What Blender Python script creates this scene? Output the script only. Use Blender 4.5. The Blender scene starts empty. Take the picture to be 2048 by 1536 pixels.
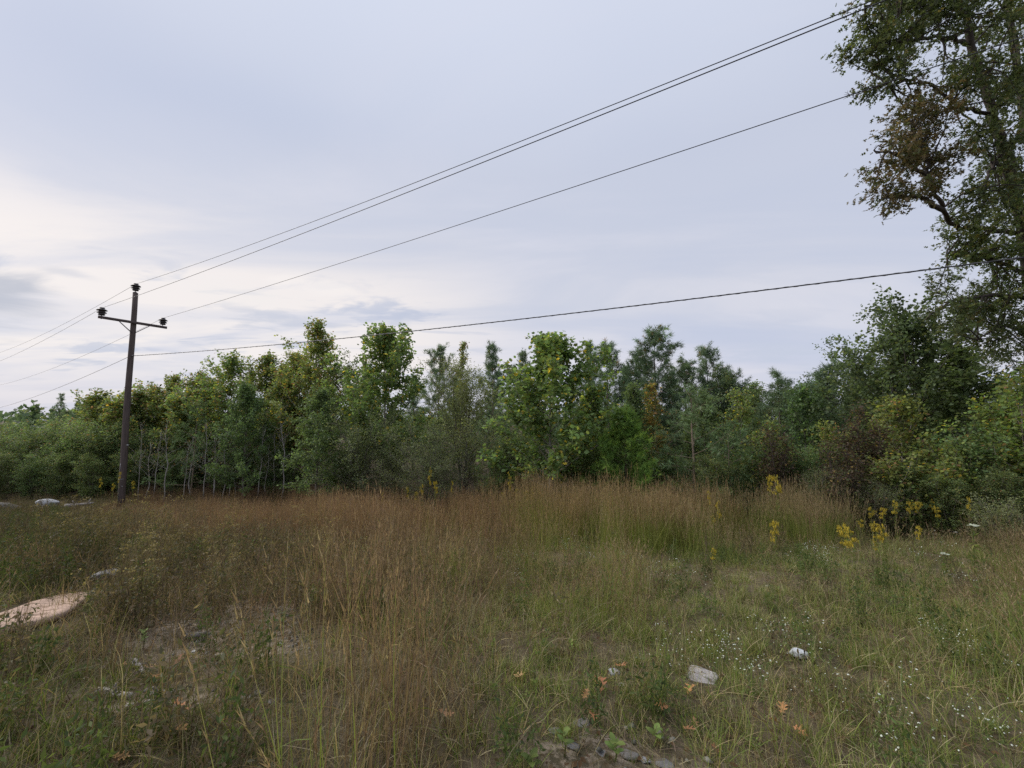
import bpy, math, random
import numpy as np
from mathutils import Vector, Matrix

R = math.radians
rng = np.random.default_rng(11)
random.seed(11)
SC = bpy.context.scene
COL = SC.collection

# ------------------------------------------------------------------ camera, sky, sun, exposure
F = 769.0                      # focal length in pixels of the 2048 x 1536 photograph
PITCH = R(5.2)
EYE = 1.7
cam_data = bpy.data.cameras.new("camera")
cam = bpy.data.objects.new("camera", cam_data)
COL.objects.link(cam)
cam.location = (0, 0, EYE)
cam.rotation_euler = (R(90) + PITCH, 0, 0)
cam_data.sensor_width = 36.0
cam_data.lens = 36.0 * F / 2048.0
cam_data.clip_start = 0.05
cam_data.clip_end = 6000
SC.camera = cam
SC.render.engine = 'CYCLES'
SC.render.resolution_x, SC.render.resolution_y = 1024, 768
SC.view_settings.view_transform = 'Standard'
SC.view_settings.look = 'None'
SC.view_settings.exposure = 1.2
SC.view_settings.gamma = 1.0
SC.view_settings.use_curve_mapping = False
SC.cycles.max_bounces = 8
SC.cycles.diffuse_bounces = 6
SC.cycles.transmission_bounces = 3
SC.cycles.glossy_bounces = 2
SC.cycles.use_denoising = False
SC.cycles.sample_clamp_indirect = 6
SC.cycles.caustics_reflective = False
SC.cycles.caustics_refractive = False
SC.cycles.use_adaptive_sampling = False

SUN_EL, SUN_AZ = R(36), R(-72)          # low sun veiled by cloud, beyond the pole side
sun_dir = Vector((math.sin(SUN_AZ) * math.cos(SUN_EL), math.cos(SUN_AZ) * math.cos(SUN_EL), math.sin(SUN_EL)))


def N(nt, kind, x=0, y=0, **props):
    n = nt.nodes.new(kind)
    n.location = (x, y)
    for k, v in props.items():
        setattr(n, k, v)
    return n


def math_node(nt, op, a, b=None, c=None, clamp=False):
    n = nt.nodes.new('ShaderNodeMath')
    n.operation = op
    n.use_clamp = clamp
    for i, v in enumerate((a, b, c)):
        if v is None:
            continue
        if isinstance(v, (int, float)):
            n.inputs[i].default_value = v
        else:
            nt.links.new(v, n.inputs[i])
    return n.outputs[0]


def mix_col(nt, fac, a, b, blend='MIX'):
    n = nt.nodes.new('ShaderNodeMix')
    n.data_type = 'RGBA'
    n.blend_type = blend
    n.clamp_factor = True
    if isinstance(fac, (int, float)):
        n.inputs[0].default_value = fac
    else:
        nt.links.new(fac, n.inputs[0])
    for s, v in ((6, a), (7, b)):
        if isinstance(v, (tuple, list)):
            n.inputs[s].default_value = (v[0], v[1], v[2], 1)
        else:
            nt.links.new(v, n.inputs[s])
    return n.outputs[2]


def ramp(nt, fac, stops, interp='LINEAR'):
    n = nt.nodes.new('ShaderNodeValToRGB')
    n.color_ramp.interpolation = interp
    els = n.color_ramp.elements
    while len(els) < len(stops):
        els.new(0.5)
    for e, (p, c) in zip(els, stops):
        e.position = p
        e.color = (c[0], c[1], c[2], 1) if isinstance(c, (tuple, list)) else (c, c, c, 1)
    nt.links.new(fac, n.inputs[0])
    return n.outputs[0]


def smooth_map(nt, v, a, b):
    n = nt.nodes.new('ShaderNodeMapRange')
    n.interpolation_type = 'SMOOTHSTEP'
    nt.links.new(v, n.inputs[0])
    n.inputs[1].default_value = a
    n.inputs[2].default_value = b
    return n.outputs[0]


def norm3(x, y, z):
    l = math.sqrt(x * x + y * y + z * z)
    return (x / l, y / l, z / l)


def build_world():
    w = bpy.data.worlds.new("World")
    SC.world = w
    w.use_nodes = True
    nt = w.node_tree
    nt.nodes.clear()
    out = N(nt, 'ShaderNodeOutputWorld')
    tc = N(nt, 'ShaderNodeTexCoord')
    d = tc.outputs['Generated']
    sep = N(nt, 'ShaderNodeSeparateXYZ')
    nt.links.new(d, sep.inputs[0])
    x, y, z = sep.outputs
    zc = math_node(nt, 'MAXIMUM', z, 0.0)
    # cloud sheet seen in perspective: project the direction on a high flat layer
    den = math_node(nt, 'ADD', zc, 0.10)
    u = math_node(nt, 'DIVIDE', x, den)
    v = math_node(nt, 'DIVIDE', y, den)
    comb = N(nt, 'ShaderNodeCombineXYZ')
    nt.links.new(u, comb.inputs[0])
    nt.links.new(v, comb.inputs[1])

    def cloud_noise(scale, rot, stretch, detail, dist, off):
        m = N(nt, 'ShaderNodeMapping')
        m.inputs['Rotation'].default_value = (0, 0, rot)
        m.inputs['Scale'].default_value = (stretch, 1, 1)
        m.inputs['Location'].default_value = off
        nt.links.new(comb.outputs[0], m.inputs['Vector'])
        n = N(nt, 'ShaderNodeTexNoise')
        n.inputs['Scale'].default_value = scale
        n.inputs['Detail'].default_value = detail
        n.inputs['Roughness'].default_value = 0.55
        n.inputs['Distortion'].default_value = dist
        nt.links.new(m.outputs[0], n.inputs['Vector'])
        return n.outputs['Fac']

    broad = cloud_noise(0.55, R(35), 0.55, 3, 0.3, (3.1, 1.2, 0))
    streak = cloud_noise(1.0, R(20), 0.35, 8, 0.8, (0.4, 2.2, 0))
    puff = cloud_noise(2.6, R(-12), 0.5, 10, 0.5, (5.4, 0.7, 0))

    base = ramp(nt, zc, [(0.0, (0.62, 0.63, 0.735)), (0.12, (0.635, 0.65, 0.765)), (0.28, (0.540, 0.585, 0.715)),
                         (0.55, (0.57, 0.61, 0.73)), (0.78, (0.66, 0.71, 0.84)), (1.0, (0.84, 0.87, 0.95))])
    # broad lighter and bluer sheets
    blue_fac = smooth_map(nt, broad, 0.38, 0.66)
    c = mix_col(nt, math_node(nt, 'MULTIPLY', blue_fac, 0.75), base, (0.455, 0.525, 0.70))
    pale_fac = smooth_map(nt, streak, 0.47, 0.72)
    c = mix_col(nt, math_node(nt, 'MULTIPLY', pale_fac, 0.62), c, (0.69, 0.70, 0.80))
    # thin bright cloud round the veiled sun
    dotn = N(nt, 'ShaderNodeVectorMath', operation='DOT_PRODUCT')
    nt.links.new(d, dotn.inputs[0])
    dotn.inputs[1].default_value = norm3(-.62, .76, .24)
    glow = smooth_map(nt, dotn.outputs['Value'], 0.72, 1.0)
    low = ramp(nt, zc, [(0.0, 0.15), (0.07, 0.5), (0.14, 1.0), (0.30, 0.85), (0.46, 0.15), (0.6, 0.0)])
    warm = math_node(nt, 'MULTIPLY', math_node(nt, 'ADD', math_node(nt, 'MULTIPLY', glow, 0.8), 0.32), low)
    warm = math_node(nt, 'MULTIPLY', warm, math_node(nt, 'ADD', math_node(nt, 'MULTIPLY', smooth_map(nt, streak, 0.34, 0.60), 0.7), 0.38), clamp=True)
    c = mix_col(nt, warm, c, (0.87, 0.82, 0.805))
    # small grey-blue shreds low over the trees, most of them near the sun
    shred = smooth_map(nt, puff, 0.555, 0.66)
    band = ramp(nt, zc, [(0.0, 0.0), (0.05, 0.2), (0.10, 1.0), (0.25, 0.9), (0.36, 0.0)])
    shred = math_node(nt, 'MULTIPLY', math_node(nt, 'MULTIPLY', shred, band), math_node(nt, 'ADD', math_node(nt, 'MULTIPLY', glow, 0.55), 0.2), clamp=True)
    c = mix_col(nt, shred, c, (0.52, 0.56, 0.68))
    # two cloud banks with ragged edges: a broken one over the middle trees, a darker one low beyond the pole

    def bank(px, py, inner, outer, stretch, noise_out, col, amount, c):
        r = ray_dir(px, py)
        l = norm3(*r)
        sub = N(nt, 'ShaderNodeVectorMath', operation='SUBTRACT')
        nt.links.new(d, sub.inputs[0])
        sub.inputs[1].default_value = l
        mul = N(nt, 'ShaderNodeVectorMath', operation='MULTIPLY')
        nt.links.new(sub.outputs[0], mul.inputs[0])
        mul.inputs[1].default_value = (1, 1, stretch)
        ln = N(nt, 'ShaderNodeVectorMath', operation='LENGTH')
        nt.links.new(mul.outputs[0], ln.inputs[0])
        edge = math_node(nt, 'ADD', ln.outputs['Value'], math_node(nt, 'MULTIPLY', math_node(nt, 'SUBTRACT', noise_out, .5), outer * 3.0))
        f = math_node(nt, 'SUBTRACT', 1.0, smooth_map(nt, edge, inner, outer))
        return mix_col(nt, math_node(nt, 'MULTIPLY', f, amount), c, col)
    fine = cloud_noise(7.0, R(25), 0.6, 10, 0.6, (1.4, 6.7, 0))
    c = bank(760, 622, .02, .16, 4.5, fine, (.50, .545, .675), .75, c)
    c = bank(560, 640, .02, .15, 6.0, fine, (.53, .565, .67), .65, c)
    c = bank(470, 585, .02, .14, 5.0, fine, (.86, .82, .80), .5, c)
    c = bank(640, 575, .02, .12, 4.0, fine, (.90, .85, .83), .7, c)
    c = bank(-75, 572, .0, .10, 1.3, puff, (.42, .455, .55), .8, c)
    c = bank(145, 548, .0, .05, 5.0, puff, (.60, .61, .68), .6, c)
    c = bank(1540, 705, .02, .13, 5.0, fine, (.54, .59, .71), .5, c)

    sky = N(nt, 'ShaderNodeTexSky', sky_type='NISHITA', sun_disc=False)
    sky.sun_elevation = SUN_EL
    sky.sun_rotation = SUN_AZ
    sky.air_density = 1.2
    sky.dust_density = 2.0
    b_sky = N(nt, 'ShaderNodeBackground')
    b_sky.inputs['Strength'].default_value = 0.05
    nt.links.new(sky.outputs[0], b_sky.inputs['Color'])
    b_cloud = N(nt, 'ShaderNodeBackground')
    b_cloud.inputs['Strength'].default_value = 0.458
    nt.links.new(c, b_cloud.inputs['Color'])
    mx = N(nt, 'ShaderNodeMixShader')
    mx.inputs[0].default_value = 0.95          # thick cloud sheet over the clear sky
    nt.links.new(b_sky.outputs[0], mx.inputs[1])
    nt.links.new(b_cloud.outputs[0], mx.inputs[2])
    nt.links.new(mx.outputs[0], out.inputs['Surface'])
    w.cycles.sampling_method = 'MANUAL'
    w.cycles.sample_map_resolution = 512


def ray_dir(px, py):
    dx, dy = (px - 1024.0) / F, (768.0 - py) / F
    return dx, math.cos(PITCH) - dy * math.sin(PITCH), math.sin(PITCH) + dy * math.cos(PITCH)


build_world()
sun_data = bpy.data.lights.new("sun", 'SUN')
sun_data.energy = 1.5
sun_data.angle = R(60)
sun_data.color = (1.0, 0.93, 0.85)
sun = bpy.data.objects.new("sun", sun_data)
COL.objects.link(sun)
sun.rotation_euler = sun_dir.to_track_quat('Z', 'Y').to_euler()

# ------------------------------------------------------------------ photograph pixels to places


def ray(px, py):
    dx = (px - 1024.0) / F
    dy = (768.0 - py) / F
    return np.array((dx, math.cos(PITCH) - dy * math.sin(PITCH), math.sin(PITCH) + dy * math.cos(PITCH)))


def at(px, py, Y):
    r = ray(px, py)
    return np.array((r[0] / r[1] * Y, Y, EYE + r[2] / r[1] * Y))


def project(x, y, z):
    z = z - EYE
    fwd = y * math.cos(PITCH) + z * math.sin(PITCH)
    up = -y * math.sin(PITCH) + z * math.cos(PITCH)
    fwd = np.maximum(fwd, 1e-3)
    return 1024.0 + F * x / fwd, 768.0 - F * up / fwd


def ground_z(x, y):
    x = np.asarray(x, float)
    y = np.asarray(y, float)
    t = np.clip((y - 1.8) / 15.7, 0, 1)
    prof = 0.65 * t + 0.35 * t * t * (3 - 2 * t)
    g = -2.4 * prof
    near = np.exp(-((y - 8) / 14.0) ** 2)
    g = g + near * (0.045 * np.sin(1.3 * x + 0.7 * y) + 0.035 * np.sin(2.1 * y - 1.1 * x + 1.0) + 0.02 * np.sin(4.3 * x + 3.1 * y))
    return g


def gz(x, y):
    return float(ground_z(x, y))


def on_ground(px, py):
    """where the sight line of a pixel meets the ground"""
    r = ray(px, py)
    lo, hi = 0.5, 400.0
    for _ in range(60):
        mid = 0.5 * (lo + hi)
        p = r / r[1] * mid
        if EYE + p[2] > gz(p[0], p[1]):
            lo = mid
        else:
            hi = mid
    p = r / r[1] * lo
    return np.array((p[0], p[1], gz(p[0], p[1])))


def by_height(px, py, h, y0=1.5, y1=26.0):
    """the place on a sight line where it passes h above the ground"""
    r = ray(px, py)
    best, bd = None, 1e9
    for Y in np.linspace(y0, y1, 900):
        p = r / r[1] * Y
        e = abs(EYE + p[2] - gz(p[0], Y) - h)
        if e < bd:
            best, bd = (p[0], Y), e
    return best


# ------------------------------------------------------------------ mesh helpers
class MB:
    """collects points, triangles and a colour per point, then links ONE mesh object"""

    def __init__(self):
        self.v, self.f, self.c, self.n = [], [], [], 0

    def add(self, v, f, c):
        v = np.asarray(v, np.float32).reshape(-1, 3)
        f = np.asarray(f, np.int64).reshape(-1, 3)
        c = np.asarray(c, np.float32)
        if c.ndim == 1:
            c = np.tile(c, (len(v), 1))
        self.v.append(v)
        self.f.append(f + self.n)
        self.c.append(c)
        self.n += len(v)

    def mesh(self, name, mat, smooth=False):
        v = np.concatenate(self.v) if self.v else np.zeros((0, 3), np.float32)
        f = np.concatenate(self.f) if self.f else np.zeros((0, 3), np.int64)
        c = np.concatenate(self.c) if self.c else np.zeros((0, 3), np.float32)
        me = bpy.data.meshes.new(name)
        me.vertices.add(len(v))
        me.vertices.foreach_set('co', v.ravel())
        me.loops.add(len(f) * 3)
        me.loops.foreach_set('vertex_index', f.ravel().astype(np.int32))
        me.polygons.add(len(f))
        me.polygons.foreach_set('loop_start', np.arange(0, len(f) * 3, 3, dtype=np.int32))
        me.polygons.foreach_set('loop_total', np.full(len(f), 3, np.int32))
        if smooth:
            me.polygons.foreach_set('use_smooth', np.ones(len(f), bool))
        a = me.color_attributes.new('Col', 'FLOAT_COLOR', 'POINT')
        a.data.foreach_set('color', np.concatenate([c, np.ones((len(c), 1), np.float32)], 1).ravel())
        me.materials.append(mat)
        me.update(calc_edges=True)
        return me

    def build(self, name, mat, parent=None, smooth=False):
        o = bpy.data.objects.new(name, self.mesh(name, mat, smooth))
        COL.objects.link(o)
        if parent is not None:
            o.parent = parent
        return o


def tube(mb, pts, radii, sides, col, cap=True, col_end=None):
    pts = np.asarray(pts, float)
    n = len(pts)
    radii = np.broadcast_to(np.asarray(radii, float), (n,))
    tan = np.gradient(pts, axis=0)
    tan /= np.linalg.norm(tan, axis=1, keepdims=True) + 1e-9
    ref = np.array((0.31, 0.87, 0.2)) if abs(tan[0][2]) > 0.8 else np.array((0.05, 0.1, 1.0))
    a = np.cross(tan, ref)
    a /= np.linalg.norm(a, axis=1, keepdims=True) + 1e-9
    b = np.cross(tan, a)
    ang = np.linspace(0, 2 * np.pi, sides, endpoint=False)
    ring = (a[:, None, :] * np.cos(ang)[None, :, None] + b[:, None, :] * np.sin(ang)[None, :, None]) * radii[:, None, None]
    v = (pts[:, None, :] + ring).reshape(-1, 3)
    i = np.arange(n - 1)[:, None] * sides
    k = np.arange(sides)[None, :]
    k2 = (k + 1) % sides
    q = np.stack([i + k, i + k2, i + sides + k2, i + sides + k], -1).reshape(-1, 4)
    f = np.concatenate([q[:, [0, 1, 2]], q[:, [0, 2, 3]]])
    if cap:
        v = np.concatenate([v, pts[:1], pts[-1:]])
        c0, c1 = n * sides, n * sides + 1
        kk = np.arange(sides)
        f = np.concatenate([f, np.stack([np.full(sides, c0), (kk + 1) % sides, kk], 1),
                            np.stack([np.full(sides, c1), (n - 1) * sides + kk, (n - 1) * sides + (kk + 1) % sides], 1)])
    col = np.asarray(col, float)
    if col_end is not None:
        t = np.repeat(np.linspace(0, 1, n), sides)[:, None]
        cc = col * (1 - t) + np.asarray(col_end) * t
        if cap:
            cc = np.concatenate([cc, [col], [col_end]])
        col = cc
    mb.add(v, f, col)


def norm(a):
    return a / (np.linalg.norm(a, axis=-1, keepdims=True) + 1e-9)


def stamp(mb, shape, pos, axis, up, size, cols, wide=None):
    """copies a small shape (verts along +x, tris) to many places with their own direction, size and colour"""
    T, tri = shape
    pos, axis, up = np.asarray(pos, float), norm(np.asarray(axis, float)), np.asarray(up, float)
    n, k = len(pos), len(T)
    if n == 0:
        return
    s = norm(np.cross(up, axis))
    w = np.cross(axis, s)
    size = np.broadcast_to(np.asarray(size, float), (n,))
    wd = size if wide is None else size * np.broadcast_to(np.asarray(wide, float), (n,))
    v = (pos[:, None, :] + axis[:, None, :] * (T[None, :, 0:1] * size[:, None, None])
         + s[:, None, :] * (T[None, :, 1:2] * wd[:, None, None]) + w[:, None, :] * (T[None, :, 2:3] * size[:, None, None]))
    f = (np.asarray(tri)[None, :, :] + (np.arange(n) * k)[:, None, None]).reshape(-1, 3)
    mb.add(v.reshape(-1, 3), f, np.repeat(np.asarray(cols, float), k, axis=0))


LEAF = (np.array([(0, 0, 0), (.42, .30, .07), (1, 0, -.04), (.42, -.30, .07)]), [(0, 1, 2), (0, 2, 3)])
BROAD = (np.array([(0, 0, 0), (.25, .5, .08), (.8, .44, .02), (.86, 0, -.02), (.8, -.44, .02), (.25, -.5, .08)]),
         [(0, 1, 2), (0, 2, 3), (0, 3, 4), (0, 4, 5)])
STAR = (np.array([(.06, 0, 0), (.30, .44, .05), (.46, 0, 0), (.38, 0, 0), (.70, .42, .03), (.74, 0, 0), (.30, -.44, .05), (.70, -.42, .03),
                  (.6, .13, 0), (1.05, 0, -.05), (.6, -.13, 0)]),
        [(0, 1, 2), (3, 4, 5), (2, 6, 0), (5, 7, 3), (8, 9, 10), (0, 8, 10)])


def needle_tuft(n, spread, seed):
    r = np.random.default_rng(seed)
    V, Fc = [], []
    for i in range(n):
        az = r.uniform(0, 2 * np.pi)
        el = r.uniform(0.1, spread)
        d = np.array((math.cos(el), math.sin(el) * math.cos(az), math.sin(el) * math.sin(az)))
        b = np.array((r.uniform(-.55, .15), 0, 0))
        side = np.cross(d, r.normal(size=3))
        side /= np.linalg.norm(side)
        L = r.uniform(.75, 1.05)
        V += [b - side * .038, b + side * .038, b + d * L]
        Fc.append((3 * i, 3 * i + 1, 3 * i + 2))
    return np.array(V), Fc


TUFT = needle_tuft(12, 1.15, 1)
SPRAY = needle_tuft(6, 0.7, 2)


def tag(o, label, cat, group=None, kind=None):
    if label:
        o['label'] = label
    if cat:
        o['category'] = cat
    if group:
        o['group'] = group
    if kind:
        o['kind'] = kind
    return o


def empty(name, loc):
    o = bpy.data.objects.new(name, None)
    o.empty_display_size = 0.2
    o.location = loc
    COL.objects.link(o)
    return o


# ------------------------------------------------------------------ materials
def new_mat(name):
    m = bpy.data.materials.new(name)
    m.use_nodes = True
    nt = m.node_tree
    nt.nodes.clear()
    return m, nt, N(nt, 'ShaderNodeOutputMaterial')


def attr_col(nt, name='Col', kind='GEOMETRY'):
    a = N(nt, 'ShaderNodeAttribute')
    a.attribute_name = name
    a.attribute_type = kind
    return a.outputs['Color']


def leaf_material(name, trans=0.35, rough=0.5, tint=False, vary=0.0, spec=0.35, gain=1.0):
    m, nt, out = new_mat(name)
    c = attr_col(nt)
    if tint:
        c = mix_col(nt, 1.0, c, attr_col(nt, 'tint', 'INSTANCER'), 'MULTIPLY')
    if vary:
        oi = N(nt, 'ShaderNodeObjectInfo')
        hs = N(nt, 'ShaderNodeHueSaturation')
        nt.links.new(c, hs.inputs['Color'])
        nt.links.new(math_node(nt, 'MULTIPLY_ADD', oi.outputs['Random'], 2 * vary, (1 - vary) * gain), hs.inputs['Value'])
        nt.links.new(math_node(nt, 'MULTIPLY_ADD', math_node(nt, 'FRACT', math_node(nt, 'MULTIPLY', oi.outputs['Random'], 7.3)), .03, .485), hs.inputs['Hue'])
        c = hs.outputs['Color']
    p = N(nt, 'ShaderNodeBsdfPrincipled')
    nt.links.new(c, p.inputs['Base Color'])
    p.inputs['Roughness'].default_value = rough
    p.inputs['Specular IOR Level'].default_value = spec
    if trans > 0:
        t = N(nt, 'ShaderNodeBsdfTranslucent')
        nt.links.new(mix_col(nt, 1.0, c, (1.25, 1.25, 0.75), 'MULTIPLY'), t.inputs['Color'])
        mx = N(nt, 'ShaderNodeMixShader')
        mx.inputs[0].default_value = trans
        nt.links.new(p.outputs[0], mx.inputs[1])
        nt.links.new(t.outputs[0], mx.inputs[2])
        nt.links.new(mx.outputs[0], out.inputs['Surface'])
    else:
        nt.links.new(p.outputs[0], out.inputs['Surface'])
    return m


def rough_material(name, scale, contrast=0.5, bump=0.3, rough=0.85, stretch=(1, 1, 1), spots=None, spec=0.2):
    """a solid with the point colour broken up by noise, fine relief and, if given, stains of a second colour"""
    m, nt, out = new_mat(name)
    tc = N(nt, 'ShaderNodeTexCoord')
    mp = N(nt, 'ShaderNodeMapping')
    mp.inputs['Scale'].default_value = stretch
    nt.links.new(tc.outputs['Object'], mp.inputs['Vector'])
    n1 = N(nt, 'ShaderNodeTexNoise')
    n1.inputs['Scale'].default_value = scale
    n1.inputs['Detail'].default_value = 9
    n1.inputs['Roughness'].default_value = 0.65
    nt.links.new(mp.outputs[0], n1.inputs['Vector'])
    k = ramp(nt, n1.outputs['Fac'], [(0.28, 1 - contrast), (0.5, 1.0), (0.74, 1 + contrast * .6)])
    c = mix_col(nt, 1.0, attr_col(nt), k, 'MULTIPLY')
    if spots:
        n2 = N(nt, 'ShaderNodeTexNoise')
        n2.inputs['Scale'].default_value = spots[1]
        n2.inputs['Detail'].default_value = 6
        nt.links.new(mp.outputs[0], n2.inputs['Vector'])
        c = mix_col(nt, math_node(nt, 'MULTIPLY', smooth_map(nt, n2.outputs['Fac'], spots[2], spots[2] + .12), .85), c, spots[0])
    p = N(nt, 'ShaderNodeBsdfPrincipled')
    nt.links.new(c, p.inputs['Base Color'])
    p.inputs['Roughness'].default_value = rough
    p.inputs['Specular IOR Level'].default_value = spec
    b = N(nt, 'ShaderNodeBump')
    b.inputs['Strength'].default_value = bump
    b.inputs['Distance'].default_value = 0.02
    nt.links.new(n1.outputs['Fac'], b.inputs['Height'])
    nt.links.new(b.outputs[0], p.inputs['Normal'])
    nt.links.new(p.outputs[0], out.inputs['Surface'])
    return m


M_LEAF = leaf_material('foliage', 0.50, 0.5, vary=0.16, spec=0.28)
M_NEEDLE = leaf_material('needles', 0.32, 0.6, vary=0.12, spec=0.2)
M_GRASS = leaf_material('grass_blades', 0.42, 0.6, tint=True, spec=0.2)
M_FLOWER = leaf_material('goldenrod_bloom', 0.3, 0.7, spec=0.1)
M_BARK = rough_material('bark', 9, 0.55, 0.5, stretch=(1, 1, .35))
M_POLE = rough_material('weathered_pole_wood', 26, 0.5, 0.5, stretch=(1, 1, .06))
M_ARM = rough_material('weathered_crossarm_wood', 30, 0.45, 0.4, stretch=(.08, 1, 1))
M_STONE = rough_material('stone', 14, 0.45, 0.6, spots=((.10, .09, .07), 7, .56))
M_SLAB = rough_material('slab_surface', 7, 0.55, 0.7, stretch=(.3, 1.4, 1), spots=((.17, .105, .07), 9, .55))
M_WOOD = rough_material('dead_wood', 22, 0.55, 0.5, stretch=(.15, 1, 1))
M_DRYLEAF = leaf_material('fallen_leaf', 0.2, 0.6, vary=0.2, spec=0.25)
M_METAL = rough_material('dull_metal', 30, 0.2, 0.1, rough=0.5, spec=0.5)


def simple_mat(name, col, rough, spec=0.5, metal=0.0):
    m, nt, out = new_mat(name)
    p = N(nt, 'ShaderNodeBsdfPrincipled')
    tc = N(nt, 'ShaderNodeTexCoord')
    n = N(nt, 'ShaderNodeTexNoise')
    n.inputs['Scale'].default_value = 12
    nt.links.new(tc.outputs['Object'], n.inputs['Vector'])
    nt.links.new(mix_col(nt, n.outputs['Fac'], tuple(.8 * v for v in col), tuple(1.2 * v for v in col)), p.inputs['Base Color'])
    p.inputs['Roughness'].default_value = rough
    p.inputs['Specular IOR Level'].default_value = spec
    p.inputs['Metallic'].default_value = metal
    nt.links.new(p.outputs[0], out.inputs['Surface'])
    return m


M_PORCELAIN = simple_mat('brown_glazed_porcelain', (.022, .015, .013), .25)
M_WIRE = simple_mat('dark_wire', (.032, .033, .037), .45, .4)
M_STEEL = simple_mat('galvanised_steel', (.22, .22, .23), .45, .5, .6)
M_TAGMETAL = simple_mat('pale_tag', (.55, .56, .58), .5, .4)


def ground_material():
    m, nt, out = new_mat('soil_and_litter')
    tc = N(nt, 'ShaderNodeTexCoord')

    def noise(s, d=8, r=.6, w=0):
        n = N(nt, 'ShaderNodeTexNoise')
        n.inputs['Scale'].default_value = s
        n.inputs['Detail'].default_value = d
        n.inputs['Roughness'].default_value = r
        nt.links.new(tc.outputs['Object'], n.inputs['Vector'])
        return n.outputs['Fac']
    a, b, c3 = noise(1.3), noise(14, 10, .7), noise(70, 6, .7)
    c = mix_col(nt, smooth_map(nt, a, .35, .65), (.115, .09, .06), (.085, .075, .045))
    c = mix_col(nt, math_node(nt, 'MULTIPLY', smooth_map(nt, b, .48, .62), .6), c, (.19, .15, .10))
    sand = attr_col(nt)                       # red channel: where sandy soil lies open
    sp = N(nt, 'ShaderNodeSeparateColor')
    nt.links.new(sand, sp.inputs[0])
    sf = math_node(nt, 'MULTIPLY', sp.outputs[0], smooth_map(nt, math_node(nt, 'ADD', math_node(nt, 'MULTIPLY', b, .6), math_node(nt, 'MULTIPLY', noise(4.5, 6), .4)), .455, .56))
    c = mix_col(nt, sp.outputs[1], c, mix_col(nt, b, (.045, .036, .026), (.11, .08, .052)))
    sandcol = mix_col(nt, c3, (.22, .175, .13), (.38, .325, .26))
    c = mix_col(nt, sf, c, sandcol)
    c = mix_col(nt, math_node(nt, 'MULTIPLY', smooth_map(nt, c3, .56, .66), .45), c, (.03, .024, .018))
    p = N(nt, 'ShaderNodeBsdfPrincipled')
    nt.links.new(c, p.inputs['Base Color'])
    p.inputs['Roughness'].default_value = .95
    p.inputs['Specular IOR Level'].default_value = .1
    bp = N(nt, 'ShaderNodeBump')
    bp.inputs['Strength'].default_value = .7
    bp.inputs['Distance'].default_value = .03
    nt.links.new(math_node(nt, 'ADD', b, math_node(nt, 'MULTIPLY', c3, .5)), bp.inputs['Height'])
    nt.links.new(bp.outputs[0], p.inputs['Normal'])
    nt.links.new(p.outputs[0], out.inputs['Surface'])
    return m


# ------------------------------------------------------------------ where what grows, in terms of the photograph's ground
def sm(v, a, b):
    t = np.clip((v - a) / (b - a), 0, 1)
    return t * t * (3 - 2 * t)


def box(v, a, b, s):
    return sm(v, a - s, a + s) * (1 - sm(v, b - s, b + s))


def blob(px, py, cx, cy, rx, ry):
    d = ((px - cx) / rx) ** 2 + ((py - cy) / ry) ** 2
    return 1 - sm(d, .35, 1.2)


_gr = np.random.default_rng(5)
_G = _gr.random((256, 256))


def vnoise(x, y):
    xi, yi = np.floor(x).astype(int), np.floor(y).astype(int)
    fx, fy = x - xi, y - yi
    fx, fy = fx * fx * (3 - 2 * fx), fy * fy * (3 - 2 * fy)
    g = lambda i, j: _G[(xi + i) % 256, (yi + j) % 256]
    return (g(0, 0) * (1 - fx) + g(1, 0) * fx) * (1 - fy) + (g(0, 1) * (1 - fx) + g(1, 1) * fx) * fy


def fbm(x, y, s):
    return .55 * vnoise(x * s, y * s) + .3 * vnoise(x * s * 2.1 + 7, y * s * 2.1) + .15 * vnoise(x * s * 4.3, y * s * 4.3 + 3)


def bare(px, py):
    b = blob(px, py, 420, 1275, 230, 62) * .9
    b = np.maximum(b, blob(px, py, 500, 1225, 110, 28) * .9)
    b = np.maximum(b, blob(px, py, 330, 1405, 200, 30) * .75)
    b = np.maximum(b, blob(px, py, 1190, 1500, 170, 42) * .95)
    b = np.maximum(b, blob(px, py, 1400, 1545, 160, 30) * .8)
    b = np.maximum(b, blob(px, py, 1240, 1350, 45, 16) * .8)
    b = np.maximum(b, blob(px, py, 1500, 1150, 60, 12) * .5)
    return b


def edge_y(x, y):
    """distance to the foot of the wood, as a depth limit for each direction"""
    px, _ = project(x, y, ground_z(x, y))
    return np.interp(px, [-400, 0, 250, 500, 640, 800, 930, 1087, 1250, 1380, 1500, 1700, 1850, 2050, 2400], [22, 21, 20.8, 20.5, 18.6, 18.4, 17, 15.2, 13.6, 13, 12.2, 10.8, 10, 9.2, 9])


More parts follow.
